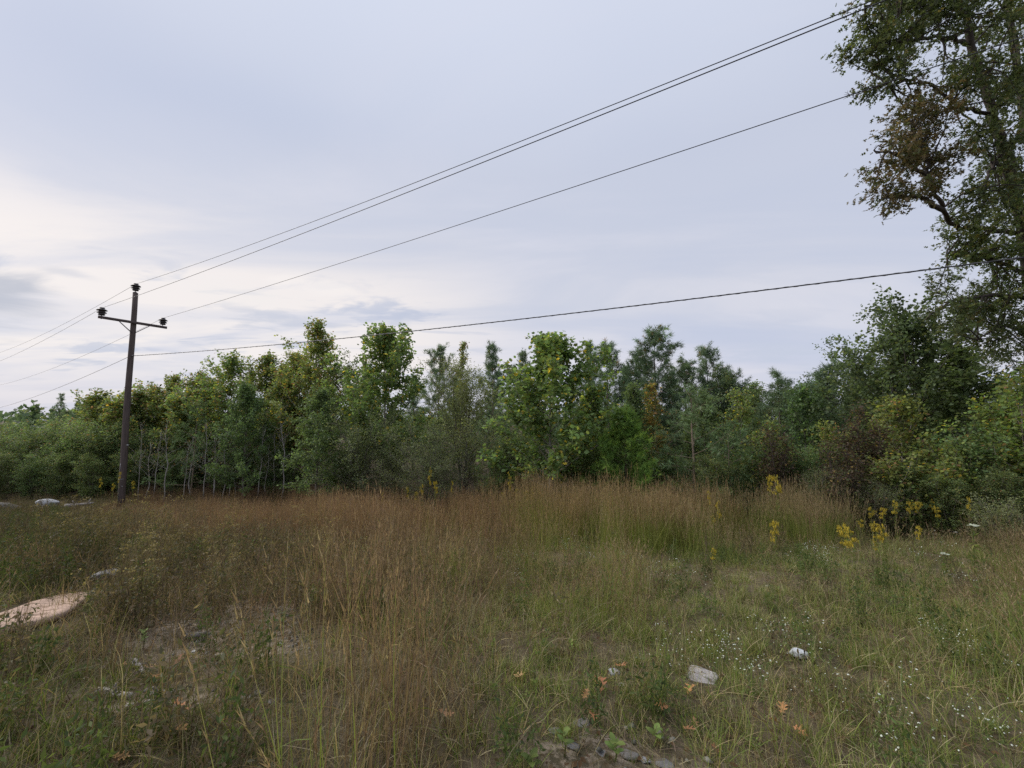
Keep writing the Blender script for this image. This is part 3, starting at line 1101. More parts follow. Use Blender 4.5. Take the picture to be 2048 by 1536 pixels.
plant('birch', 1480, 775, 15, 110, 'yellow-tinged tree standing before the fresh green rounded tree')
plant('pine', 1557, 738, 16, 141, 'single small pine with a star-shaped tip')
plant('gum', 1605, 770, 13.5, 140, 'broad-leaved green tree between the two clumps of pine')
plant('birch', 1540, 830, 11.6, 90, 'yellow-leaved sapling rising from the dark withered shrub')
plant('dark_shrub', 1553, 850, 11.2, 100, 'small blackish withered shrub by the yellow-leaved sapling', variant=0)
plant('pine', 1650, 722, 15.5, 175, 'stocky pine in front of the curly-topped oak')
plant('pine', 1610, 760, 17, 148, 'pine seen behind the broad-leaved green tree')
plant('oak', 1695, 676, 18, 150, 'pale curly-topped oak between the stocky pine and the tall dark oak', variant=1)
plant('dark_shrub', 1710, 806, 10.6, 150, 'tall blackish-brown withered shrub behind the grass mound', variant=1)
plant('dark_shrub', 1680, 880, 10.0, 150, 'lower withered brown shrub under the tall blackish one', variant=0)
plant('birch', 1790, 786, 11.2, 190, 'light yellow-green tree with thin grey stems near the withered shrub')
plant('oak', 1812, 570, 12.2, 290, 'dark oak with a clumpy open top below the big overhanging oak', variant=0, turn=2.0)
plant('oak', 1772, 640, 12.6, 210, 'dark clumpy oak crown growing into the open-topped dark oak', variant=1)
plant('oak', 1850, 620, 13.2, 220, 'dark oak crown filling in behind the open-topped dark oak', variant=0)
plant('gum', 1915, 690, 11.4, 230, 'full green tree leaning against the dark oak')
plant('yellow_shrub', 1855, 865, 9.7, 140, 'yellow-green leafy shrub below the full green tree')
plant('thicket', 1935, 835, 9.7, 150, 'blue-green leafy shrub under the full green tree')
plant('yellow_shrub', 2030, 740, 9.6, 200, 'tall yellowing shrub at the foot of the big overhanging oak')
plant('birch', 2110, 700, 9.0, 220, 'yellowing tree behind the trunk of the big overhanging oak')
plant('birch', 1655, 840, 11.6, 120, 'green-yellow sapling between the two dark withered shrubs')
plant('birch', 1770, 900, 9.8, 120, 'small pale-leaved sapling by the goldenrods near the withered shrub')
LOW = ['below the thin-leaved tree with the long bare trunk', 'beside the dense dark green cone-shaped tree', 'under the broad green tree crossed by the cable', 'between the wide grey shrub and the spreading yellow-spotted tree',
       'in the shade behind the spreading yellow-spotted tree', 'on the conifer side of the spreading yellow-spotted tree', 'at the foot of the feathery bright conifer', 'under the sapling with orange leaves',
       'at the foot of the young flat-boughed pine', 'under the yellow-tinged tree past the pines', 'under the broad-leaved green tree between the pines', 'grey and twiggy, before the green-yellow sapling',
       'grey and twiggy, beside the lower withered shrub', 'under the light yellow-green tree with thin stems', 'beside the yellow-green leafy shrub', 'at the foot of the blue-green leafy shrub', 'behind the brown tangled brush heap',
       'against the trunk of the big overhanging oak', 'past the trunk of the big overhanging oak', 'below the tall slender tree with the pointed tip', 'below the small half-hidden pine by the pole']
low_names = iter(LOW)
for px, top, Y, w, kd in ((560, 880, 20.5, 130, 'thicket'), (700, 890, 18, 120, 'thicket'), (790, 880, 17, 130, 'olive'), (1000, 870, 15.6, 150, 'thicket'), (1045, 860, 16, 140, 'thicket'),
                          (1160, 880, 14.6, 150, 'thicket'), (1210, 900, 13.6, 120, 'thicket'), (1330, 890, 13.3, 130, 'thicket'), (1430, 905, 11.8, 120, 'thicket'), (1500, 880, 12.4, 130, 'thicket'),
                          (1590, 880, 11.6, 140, 'thicket'), (1645, 930, 10.4, 130, 'olive'), (1745, 960, 9.6, 120, 'olive'), (1800, 930, 9.7, 130, 'thicket'), (1890, 950, 9.2, 150, 'thicket'),
                          (1975, 930, 8.9, 160, 'thicket'), (2040, 960, 8.6, 170, 'thicket'), (2130, 940, 8.6, 200, 'thicket'), (2250, 900, 9, 240, 'thicket'), (450, 900, 21, 110, 'thicket'), (350, 900, 21, 120, 'thicket')):
    plant(kd, px, top, Y, w, 'low tangled bush ' + next(low_names), 'tangled bushes at the foot of the wood')
plant('olive', 1990, 985, 8.3, 190, 'brown tangled brush heap by the leaf-strewn strip under the oak')
plant('bare_sapling', 572, 800, 19.2, 60, 'long crooked bare grey sapling standing clear of the bushes', variant=0)
for i, px in enumerate((292, 300, 318, 340, 372, 392, 418, 436, 440, 453, 465, 478, 520, 540, 555, 700, 780, 1005)):
    plant('bare_sapling', px, 840 + (i * 37) % 55, 19.4 + (i * .37) % 1.1, 45 + (i * 17) % 30, 'thin bare grey sapling at the shaded edge of the thicket', 'bare grey saplings along the thicket edge')
for i in range(15):
    plant('thicket', 215 + i * 28, 868 - 26 * math.sin(i * 2.3), 22.2 + (i * .83) % 2.4, 120, 'leafy bush in the shade behind the bare grey saplings', 'shaded bushes behind the bare saplings')
# the wood goes on behind
back = [(-260, 800, 30, 'slim_tulip'), (240, 800, 32, 'slim_tulip'), (330, 785, 33, 'slim_tulip'), (420, 780, 32, 'gum'), (500, 750, 33, 'slim_tulip'), (570, 745, 32, 'gum'), (660, 740, 31, 'slim_tulip'),
        (740, 735, 30, 'slim_tulip'), (830, 750, 31, 'pine'), (910, 745, 31, 'pine'), (1000, 740, 32, 'pine'), (1080, 735, 30, 'slim_tulip'), (1150, 735, 29, 'pine'), (1250, 730, 30, 'pine'), (1340, 735, 30, 'pine'),
        (1430, 760, 29, 'pine'), (1510, 765, 28, 'gum'), (1575, 775, 26, 'gum'), (1640, 755, 25, 'gum'), (1710, 745, 24, 'gum'), (1780, 730, 22, 'gum'), (1850, 740, 20, 'gum'), (1920, 760, 18, 'gum'),
        (1990, 770, 16, 'gum'), (2060, 760, 15, 'gum'), (2150, 740, 14, 'oak'), (2300, 640, 14, 'oak'), (2450, 600, 16, 'oak')]
bl = {'slim_tulip': 'slender tree standing deeper in the wood behind the front row', 'gum': 'leafy green tree standing deeper in the wood behind the front row',
      'pine': 'pine standing deeper in the wood behind the front row', 'oak': 'large oak deeper in the wood past the big overhanging oak'}
for px, top, Y, kd in back:
    plant(kd, px, top, Y, {'slim_tulip': 130, 'gum': 150, 'pine': 110, 'oak': 300}[kd], bl[kd], 'trees deeper in the wood')
for i in range(26):
    px = 200 + i * 74
    plant('thicket', px, 850 - 20 * math.sin(i * 1.7), 26 - 9 * sm(px, 1200, 2050) + (i % 3), 150, 'shadowed bush inside the wood behind the front row', 'shadowed bushes inside the wood')


def build_big_oak():
    g = np.random.default_rng(77)
    foot = at(2100, 1110, 9.7)
    base = np.array((foot[0], 9.7, gz(foot[0], 9.7)))
    root = empty('overhanging_oak', base)
    tag(root, 'big overhanging oak with a leaning trunk and partly russet leaves', 'tree')
    W, C = MB(), MB()
    bark = np.array((.062, .052, .046))
    back = lambda py: 1.5 * float(sm(py, 400, 470))
    P = lambda l: np.array([at(q[0], q[1], q[2] + back(q[1])) for q in l]) - base
    limbs = []

    def limb(l, r0, r1, start=None):
        pts = P(l)
        if start is not None:
            pts = np.concatenate([start, pts])
        # smooth and roughen
        t = np.linspace(0, len(pts) - 1, len(pts) * 5)
        i = np.minimum(t.astype(int), len(pts) - 2)
        f = (t - i)[:, None]
        q = pts[i] * (1 - f) + pts[i + 1] * f
        for _ in range(2):
            q[1:-1] = (q[:-2] + 2 * q[1:-1] + q[2:]) / 4
        q[1:-1] += g.normal(0, .02, q[1:-1].shape)
        tube(W, q, np.linspace(r0, r1, len(q)), 9 if r0 > .08 else 6, bark)
        limbs.append(q)
        return q
    limb([(2098, 1000, 8.2), (2082, 800, 8.2), (2064, 620, 8.1), (2046, 450, 8.0), (2012, 310, 7.8), (1985, 230, 7.6), (1943, 90, 7.3), (1900, -80, 7.0), (1860, -300, 6.8)], .18, .03, np.array([(0, 0, -.3), (0, 0, 0)]))
    limb([(2074, 700, 8.15), (2078, 400, 8.6), (2040, 180, 8.6), (2000, -100, 8.6), (1980, -350, 8.6)], .10, .035)
    limb([(2050, 470, 8.0), (1965, 455, 7.5), (1906, 457, 7.2), (1886, 420, 7.1), (1862, 360, 7.0), (1842, 310, 6.9), (1815, 235, 6.9)], .06, .015)
    limb([(1886, 420, 7.1), (1850, 397, 6.9), (1805, 392, 6.8), (1765, 400, 6.7)], .05, .012)
    limb([(1862, 360, 7.0), (1800, 310, 6.8), (1748, 300, 6.7)], .04, .01)
    limb([(1985, 230, 7.6), (1930, 213, 7.3), (1862, 168, 7.1), (1812, 162, 6.9), (1765, 172, 6.8)], .04, .01)
    limb([(1943, 90, 7.3), (1880, 72, 7.1), (1800, 82, 6.9), (1715, 112, 6.8)], .045, .01)
    limb([(1905, -60, 7.0), (1800, -30, 6.7), (1730, 12, 6.6)], .06, .015)
    limb([(2062, 600, 8.1), (1985, 590, 7.6), (1905, 600, 7.3), (1850, 640, 7.2)], .06, .012)
    limb([(2056, 550, 8.05), (1990, 520, 7.7), (1930, 518, 7.5), (1893, 506, 7.4)], .05, .012)
    limb([(2066, 660, 8.1), (2000, 650, 7.8), (1955, 680, 7.7)], .05, .012)
    limb([(2046, 440, 8.0), (2130, 300, 8.4), (2220, 200, 8.8)], .10, .03)
    limb([(2064, 620, 8.1), (2180, 520, 8.6), (2300, 480, 9.0)], .08, .02)
    limb([(2078, 380, 8.6), (2150, 180, 8.8), (2230, 60, 9.0), (2260, -80, 9.0)], .07, .02)
    limb([(2180, 520, 8.6), (2260, 560, 8.9), (2340, 600, 9.1)], .05, .015)
    limb([(2012, 310, 7.8), (1985, 330, 7.4), (1960, 390, 7.2)], .04, .012)
    allp = np.concatenate([l[len(l) // 4:] for l in limbs])
    green = (((.044, .052, .022), 4), ((.034, .044, .021), 4), ((.062, .068, .026), 1.5), ((.072, .056, .025), .6))
    russet = (((.060, .043, .025), 4), ((.050, .041, .022), 4), ((.038, .042, .020), 4), ((.075, .050, .027), .8))
    fresh = (((.058, .068, .024), 4), ((.042, .056, .022), 4), ((.085, .075, .025), .7))
    blobs = [(1800, 55, 6.9, 95, 62, 12, green), (1735, 105, 6.8, 52, 50, 9, green), (1855, 30, 7.1, 110, 60, 13, green), (1955, 55, 7.5, 90, 110, 13, green), (1765, 150, 6.8, 62, 36, 8, green),
             (1745, 20, 6.6, 50, 34, 6, green), (1905, 150, 7.3, 50, 45, 4, green), (1860, -60, 7.0, 160, 60, 12, green), (1990, 140, 7.9, 70, 80, 8, green), (2030, 60, 8.4, 60, 110, 8, green),
             (1835, 265, 6.9, 78, 68, 12, russet), (1775, 300, 6.7, 45, 55, 8, russet), (1785, 390, 6.7, 46, 32, 7, russet), (1880, 310, 7.1, 60, 90, 9, russet), (1850, 215, 6.9, 60, 40, 6, russet), (1850, 390, 6.9, 30, 26, 3, russet),
             (2005, 330, 7.8, 60, 100, 11, green), (1955, 250, 7.5, 40, 60, 3, green), (2035, 250, 8.4, 40, 110, 7, green),
             (1965, 440, 7.4, 62, 48, 9, fresh), (1925, 470, 7.3, 36, 30, 4, fresh), (2015, 450, 7.9, 50, 70, 9, green), (1935, 512, 7.4, 44, 26, 7, fresh), (1985, 520, 7.7, 70, 42, 11, fresh),
             (1990, 590, 7.7, 80, 48, 12, fresh), (1920, 585, 7.4, 50, 30, 7, green), (1895, 632, 7.2, 50, 26, 7, green), (1960, 650, 7.6, 70, 40, 9, green), (2020, 640, 8.0, 50, 70, 9, fresh),
             (2035, 540, 8.0, 40, 90, 10, fresh), (2040, 720, 8.1, 40, 60, 8, green), (1995, 690, 7.9, 50, 40, 6, green),
             (2130, 300, 8.4, 110, 170, 14, green), (2200, 520, 8.6, 130, 150, 14, fresh), (2100, 80, 8.4, 120, 140, 12, green), (2280, 300, 9, 130, 220, 14, green), (1950, -220, 7.4, 180, 140, 14, green), (1955, 140, 6.9, 45, 55, 6, green), (1995, 270, 7.1, 48, 60, 8, green), (2030, 390, 7.3, 46, 50, 8, green), (1975, 395, 7.2, 50, 42, 7, green), (2010, 190, 7.3, 46, 60, 7, green), (1925, 20, 6.8, 60, 50, 7, green), (2220, 200, 8.8, 120, 140, 16, green), (2350, 420, 9.2, 150, 130, 16, fresh), (2180, 360, 8.6, 110, 110, 14, green), (2300, 560, 9.0, 140, 90, 14, fresh), (2160, -80, 8.8, 150, 160, 16, green), (2120, 640, 8.4, 90, 70, 10, fresh), (2230, 60, 9.0, 130, 120, 14, green), (2035, 20, 7.6, 46, 80, 8, green)]
    for px, py, Y, rx, ry, nsub, pal in blobs:
        Y = Y + back(py)
        c = at(px, py, Y) - base
        sx, sz = rx / F * Y, ry / F * Y
        sy = .5 * (sx + sz)
        near = allp[np.argsort(((allp - c) ** 2).sum(1))[:14]]
        tb, te = [], []
        for _ in range(nsub):
            dirn = g.normal(size=3)
            dirn /= np.linalg.norm(dirn)
            tip = c + dirn * g.uniform(.45, 1.0) * np.array((sx, sy, sz))
            st = near[g.integers(len(near))]
            mid = (st + tip) / 2 + g.normal(0, .07, 3)
            t = np.linspace(0, 1, 6)[:, None]
            q = st * (1 - t) ** 2 + 2 * mid * t * (1 - t) + tip * t ** 2
            q[1:] += g.normal(0, .018, (5, 3))
            L = np.linalg.norm(tip - st)
            tube(W, q, np.linspace(min(.022, .008 + .012 * L), .004, 6), 4, bark * .9, cap=False)
            for s in np.concatenate([g.uniform(.35, 1.0, 10), [1.0]]):
                k = s * 5
                i = min(int(k), 4)
                p0 = q[i] * (1 - k + i) + q[i + 1] * (k - i)
                d = norm(g.normal(0, .8, 3) + norm(tip - st) * .6)
                tb.append(p0)
                te.append(p0 + d * g.uniform(.12, .40))
        tb, te = np.array(tb), np.array(te)
        T3 = (np.array([(0, .012, 0), (0, -.006, .01), (0, -.006, -.01), (1, 0, 0)]), [(0, 1, 3), (1, 2, 3), (2, 0, 3)])
        stamp(W, T3, tb, te - tb, g.normal(size=tb.shape), np.linalg.norm(te - tb, axis=1), np.tile(bark * .8, (len(tb), 1)))
        rep = np.repeat(np.arange(len(tb)), 10)
        s = g.uniform(.2, 1.1, len(rep))[:, None]
        pos = tb[rep] * (1 - s) + te[rep] * s + g.normal(0, .045, (len(rep), 3))
        ax = norm(te - tb)[rep] * .6 + g.normal(0, .6, (len(rep), 3)) - np.array((0, 0, .25))
        up = np.array((0, 0, 1.0)) + g.normal(0, .6, (len(rep), 3))
        stamp(C, STAR, pos, ax, up, g.uniform(.055, .115, len(rep)), pick_cols(g, len(rep), pal, .26), wide=g.uniform(.5, .95, len(rep)))
    # bare twigs hanging from the leafy limb
    for (a, b, n) in (((1765, 172, 6.8), (1695, 190, 6.7), 9), ((1780, 400, 6.8), (1768, 440, 6.75), 5)):
        p0, p1 = at(*a) - base, at(*b) - base
        t = np.linspace(0, 1, 6)[:, None]
        q = p0 * (1 - t) + p1 * t + g.normal(0, .03, (6, 3)) * t
        tube(W, q, np.linspace(.010, .003, 6), 4, bark)
        for _ in range(n):
            i = g.integers(1, 6)
            d = norm((p1 - p0) * .8 + g.normal(0, .35, 3))
            k = np.linspace(0, 1, 4)[:, None]
            tube(W, q[i] + d * k * g.uniform(.1, .3) + g.normal(0, .015, (4, 3)) * k, np.linspace(.005, .002, 4), 3, bark, cap=False)
    W.build('trunk', M_BARK, root, True)
    C.build('crown', M_LEAF, root)


build_big_oak()


def build_far_wood():
    g = np.random.default_rng(3)
    m = MB()
    n = 620
    Y = g.uniform(75, 420, n)
    X = g.uniform(-1.7, 1.7, n) * Y
    H = g.uniform(5.2, 8.5, n) + (Y - 75) / 345 * 3.2
    for x, y, h in zip(X, Y, H):
        k = 90
        u = g.uniform(0, 1, k)
        pine = g.random() < .35
        rr = (1.6 if pine else 2.8) * np.sqrt(np.clip(1 - (1.6 * u - .6) ** 2, 0.02, 1)) * (1 - u * (.7 if pine else .2))
        az = g.uniform(0, 6.283, k)
        rad = rr * np.sqrt(g.uniform(.2, 1, k))
        pos = np.stack([x + np.cos(az) * rad, y + np.sin(az) * rad, -2.4 + h * (.04 + .96 * u)], 1)
        c = pick_cols(g, k, (((.050, .075, .040), 3), ((.040, .062, .038), 3), ((.075, .09, .04), 1)))
        stamp(m, LEAF, pos, g.normal(size=(k, 3)), g.normal(size=(k, 3)), g.uniform(.7, 1.5, k), c, wide=1.3)
    o = m.build('distant_forest', M_LEAF)
    tag(o, 'low distant forest along the horizon', 'forest', kind='stuff')


build_far_wood()

# ------------------------------------------------------------------ grass and weeds: small templates scattered as stuff
SAND_OFF = 0


def ribbon(mb, p0, d0, L, w, bend, g, cols, segs=4, tipw=.12):
    """one blade: a tapering strip that bends over; cols: base and tip colour"""
    side = norm(np.cross(d0, g.normal(size=3)))
    pts = [np.asarray(p0, float)]
    d = np.asarray(d0, float)
    for _ in range(segs):
        d = norm(d + bend / segs)
        pts.append(pts[-1] + d * L / segs)
    pts = np.array(pts)
    t = np.linspace(0, 1, segs + 1)
    ww = w * (1 - t) ** .8 * .5 + w * tipw * .5 * (1 - t)
    v = np.empty((2 * segs + 2, 3))
    v[0::2] = pts - side * ww[:, None]
    v[1::2] = pts + side * ww[:, None]
    f = []
    for i in range(segs):
        f += [(2 * i, 2 * i + 1, 2 * i + 3), (2 * i, 2 * i + 3, 2 * i + 2)]
    c0, c1 = np.asarray(cols[0]), np.asarray(cols[1])
    cc = np.repeat(c0 * (1 - t[:, None]) + c1 * t[:, None], 2, axis=0)
    mb.add(v, f, cc)
    return pts


def rdir(g, tilt):
    az = g.uniform(0, 6.283)
    e = abs(g.normal(0, tilt))
    return np.array((math.cos(az) * math.sin(e), math.sin(az) * math.sin(e), math.cos(e)))


STRAW = [(.40, .315, .175), (.33, .25, .15), (.47, .39, .25), (.27, .195, .115), (.37, .32, .215)]
GREEN = [(.15, .205, .050), (.12, .175, .047), (.20, .245, .060), (.165, .19, .055), (.235, .245, .08)]
RUST = [(.30, .205, .14), (.25, .165, .125), (.36, .26, .18), (.28, .21, .145), (.205, .145, .11)]


def t_green(g):
    m = MB()
    for _ in range(34):
        c = np.array(GREEN[g.integers(5)] if g.random() < .74 else STRAW[g.integers(5)]) * g.uniform(.55, 1.45)
        d = rdir(g, .45)
        ribbon(m, (g.normal(0, .055), g.normal(0, .055), -.02), d, g.uniform(.09, .30), g.uniform(.0038, .007), d * [1, 1, 0] * g.uniform(.5, 2.2) + [0, 0, -g.uniform(0, .8)], g, (c * .8, c * 1.1))
    return m


def t_straw(g):
    m = MB()
    for _ in range(30):
        c = np.array(STRAW[g.integers(5)] if g.random() < .82 else GREEN[g.integers(5)]) * g.uniform(.5, 1.35)
        d = rdir(g, .65)
        ribbon(m, (g.normal(0, .06), g.normal(0, .06), -.02), d, g.uniform(.10, .40), g.uniform(.0032, .006), d * [1, 1, 0] * g.uniform(.5, 3) + [0, 0, -g.uniform(0, 1.6)] + g.normal(0, .3, 3), g, (c * .8, c))
    return m


def t_arch(g):
    """long loose straws bending over, some broken at a knee"""
    m = MB()
    for _ in range(12):
        c = np.array(STRAW[g.integers(5)] if g.random() < .7 else GREEN[g.integers(5)]) * g.uniform(.8, 1.1)
        d = rdir(g, .5)
        ribbon(m, (g.normal(0, .09), g.normal(0, .09), -.02), d, g.uniform(.35, .75), g.uniform(.0035, .006), d * [1, 1, 0] * g.uniform(1, 3.2) + [0, 0, -g.uniform(.3, 1.8)], g, (c * .85, c), segs=6)
    return m


def t_tall(g, hmin, hmax, base_cols, mid_cols, top_cols, n=24, r=.13, lean=.17, spike=.48):
    m = MB()
    for _ in range(n):
        b = np.array(base_cols[g.integers(len(base_cols))]) * g.uniform(.7, 1.25)
        t = np.array(top_cols[g.integers(len(top_cols))]) * g.uniform(.7, 1.25)
        if spike > .6:
            t = .5 * t + .5 * b
        d = rdir(g, lean)
        L = g.uniform(hmin, hmax)
        P = ribbon(m, (g.normal(0, r), g.normal(0, r), -.03), d, L, g.uniform(.0034, .0054), d * [1, 1, 0] * g.uniform(0, 1.5) + g.normal(0, .10, 3), g, (b, t), segs=6, tipw=.35)
        # feathery spikelets on the upper half
        k = int(12 + 10 * g.random())
        s = g.uniform(spike, 1.0, k) * 6
        i = np.minimum(s.astype(int), 5)
        fr = (s - i)[:, None]
        pos = P[i] * (1 - fr) + P[i + 1] * fr
        ax = norm(P[i + 1] - P[i]) + g.normal(0, .22, (k, 3))
        cc = np.array([top_cols[q] for q in g.integers(0, len(top_cols), k)]) * g.uniform(.75, 1.35, (k, 1))
        stamp(m, (np.array([(0, -.06, 0), (0, .06, 0), (1, 0, 0)]), [(0, 1, 2)]), pos, ax, g.normal(size=(k, 3)), g.uniform(.022, .05, k), cc)
        if g.random() < .55:      # a stem leaf curling away
            q = g.integers(1, 4)
            dl = rdir(g, .8)
            c = np.array(mid_cols[g.integers(len(mid_cols))])
            ribbon(m, P[q], dl, g.uniform(.10, .26), .0035, dl * [1, 1, 0] * 1.2 + [0, 0, -1.2], g, (c, c * 1.1), segs=3)
    for _ in range(20):
        c = np.array(mid_cols[g.integers(len(mid_cols))])
        d = rdir(g, .38)
        ribbon(m, (g.normal(0, r), g.normal(0, r), -.03), d, g.uniform(.22, .55), .004, d * [1, 1, 0] * 1.2 + [0, 0, -.5], g, (c * .85, c))
    return m


def t_weed(g, cols, leafcols, h=(.25, .6), heads=None, n=5, leafy=26):
    m = MB()
    for _ in range(n):
        d = rdir(g, .22)
        L = g.uniform(*h)
        c = np.array(cols[g.integers(len(cols))])
        P = ribbon(m, (g.normal(0, .07), g.normal(0, .07), -.02), d, L, .005, g.normal(0, .2, 3), g, (c * .8, c), segs=5, tipw=.5)
        for _ in range(9):
            q = g.integers(1, 6)
            db = norm(rdir(g, .7) + d)
            bl = L * g.uniform(.15, .4)
            Q = ribbon(m, P[q], db, bl, .003, np.array((0, 0, .4)), g, (c, c), segs=2, tipw=.5)
            if heads is not None and q >= 4:
                k = 9
                cc = np.array([heads[i] for i in g.integers(0, len(heads), k)]) * g.uniform(.8, 1.2, (k, 1))
                stamp(m, LEAF, Q[-1] + g.normal(0, .022, (k, 3)) * [1, 1, .45], g.normal(size=(k, 3)) + [0, 0, .6], g.normal(size=(k, 3)), g.uniform(.012, .026, k), cc, wide=1.2)
        k = leafy
        s = g.uniform(.08, 1.0, k) * 5
        i = np.minimum(s.astype(int), 4)
        fr = (s - i)[:, None]
        pos = P[i] * (1 - fr) + P[i + 1] * fr + g.normal(0, .035, (k, 3))
        cc = np.array([leafcols[q] for q in g.integers(0, len(leafcols), k)]) * g.uniform(.7, 1.3, (k, 1))
        stamp(m, LEAF, pos, g.normal(0, .7, (k, 3)) + [0, 0, .35], g.normal(size=(k, 3)) + [0, 0, .6], g.uniform(.022, .055, k), cc, wide=.6)
    return m


def t_herb(g):
    m = MB()
    k = 16
    az = g.uniform(0, 6.283, k)
    ax = np.stack([np.cos(az), np.sin(az), g.uniform(.1, .9, k)], 1)
    cc = np.array([GREEN[i] for i in g.integers(0, 5, k)]) * g.uniform(.8, 1.3, (k, 1))
    stamp(m, LEAF, np.stack([g.normal(0, .025, k), g.normal(0, .025, k), g.uniform(0, .10, k)], 1), ax, np.array((0, 0, 1.0)) + g.normal(0, .3, (k, 3)), g.uniform(.02, .05, k), cc * .85, wide=.9)
    return m


DISC = (np.array([(.0, 0, .3)] + [(math.cos(a) * (1 if i % 2 else .62), math.sin(a) * (1 if i % 2 else .62), 0) for i, a in enumerate(np.linspace(0, 2 * np.pi, 10, endpoint=False))]),
        [(0, 1 + i, 1 + (i + 1) % 10) for i in range(10)])


def t_aster(g):
    m = MB()
    for _ in range(5):
        d = rdir(g, .35)
        L = g.uniform(.18, .42)
        c = np.array((.125, .16, .058))
        P = ribbon(m, (g.normal(0, .05), g.normal(0, .05), -.02), d, L, .003, g.normal(0, .35, 3), g, (c, c), segs=4, tipw=.5)
        k = 18
        s = g.uniform(.1, 1.0, k) * 4
        i = np.minimum(s.astype(int), 3)
        fr = (s - i)[:, None]
        stamp(m, LEAF, P[i] * (1 - fr) + P[i + 1] * fr, g.normal(0, .8, (k, 3)) + [0, 0, .3], g.normal(size=(k, 3)), g.uniform(.012, .035, k), np.tile(c, (k, 1)) * g.uniform(.7, 1.3, (k, 1)), wide=.45)
        k = int(g.integers(5, 11))
        pos = P[-1] + g.normal(0, .05, (k, 3)) * [1, 1, .7] - [0, 0, .01]
        for p in pos:
            ribbon(m, P[3] * .6 + p * .4, norm(p - P[3] + 1e-4), np.linalg.norm(p - P[3]) * .6, .0018, np.zeros(3), g, (c, c), segs=1, tipw=.8)
        ax = np.stack([np.ones(k), np.zeros(k), np.zeros(k)], 1) + g.normal(0, .2, (k, 3))
        stamp(m, DISC, pos, ax, np.array((0, 0, 1.0)) + g.normal(0, .45, (k, 3)), g.uniform(.0038, .0072, k), np.tile((.72, .73, .70), (k, 1)))
    return m


def t_litter(g):
    """dead blades and leaf crumbs lying on the soil"""
    m = MB()
    for _ in range(26):
        az = g.uniform(0, 6.283)
        c = np.array((STRAW + RUST)[g.integers(10)]) * g.uniform(.6, 1.1)
        ribbon(m, (g.normal(0, .12), g.normal(0, .12), g.uniform(.002, .03)), np.array((math.cos(az), math.sin(az), g.normal(0, .12))), g.uniform(.05, .2), g.uniform(.002, .004), g.normal(0, .4, 3) * [1, 1, .2], g, (c, c * 1.1), segs=3)
    k = 8
    cc = np.array([(.16, .09, .045), (.12, .075, .04), (.2, .14, .08)])[g.integers(0, 3, k)]
    stamp(m, LEAF, g.normal(0, .12, (k, 3)) * [1, 1, 0] + [0, 0, .012], g.normal(size=(k, 3)) * [1, 1, .15], np.array((0, 0, 1.0)) + g.normal(0, .3, (k, 3)), g.uniform(.02, .05, k), cc)
    return m


def t_pebble(g):
    m = MB()
    for _ in range(7):
        s = g.uniform(.006, .024)
        c = np.array((.34, .32, .29)) * g.uniform(.55, 1.3)
        p = np.array([(1, 0, 0), (-.9, .2, 0), (.1, 1, 0), (0, -1, .1), (.1, .1, .7), (0, 0, -.6)]) * s * g.uniform(.6, 1.2, (6, 3))
        m.add(p + [g.normal(0, .09), g.normal(0, .09), s * .25], [(0, 2, 4), (2, 1, 4), (1, 3, 4), (3, 0, 4), (2, 0, 5), (1, 2, 5), (3, 1, 5), (0, 3, 5)], c)
    return m


def library(name, fns):
    lib = bpy.data.collections.new(name)
    for i, m in enumerate(fns):
        o = bpy.data.objects.new('%s_piece_%02d' % (name, i), m.mesh('%s_piece_%02d' % (name, i), M_GRASS))
        lib.objects.link(o)
    return lib


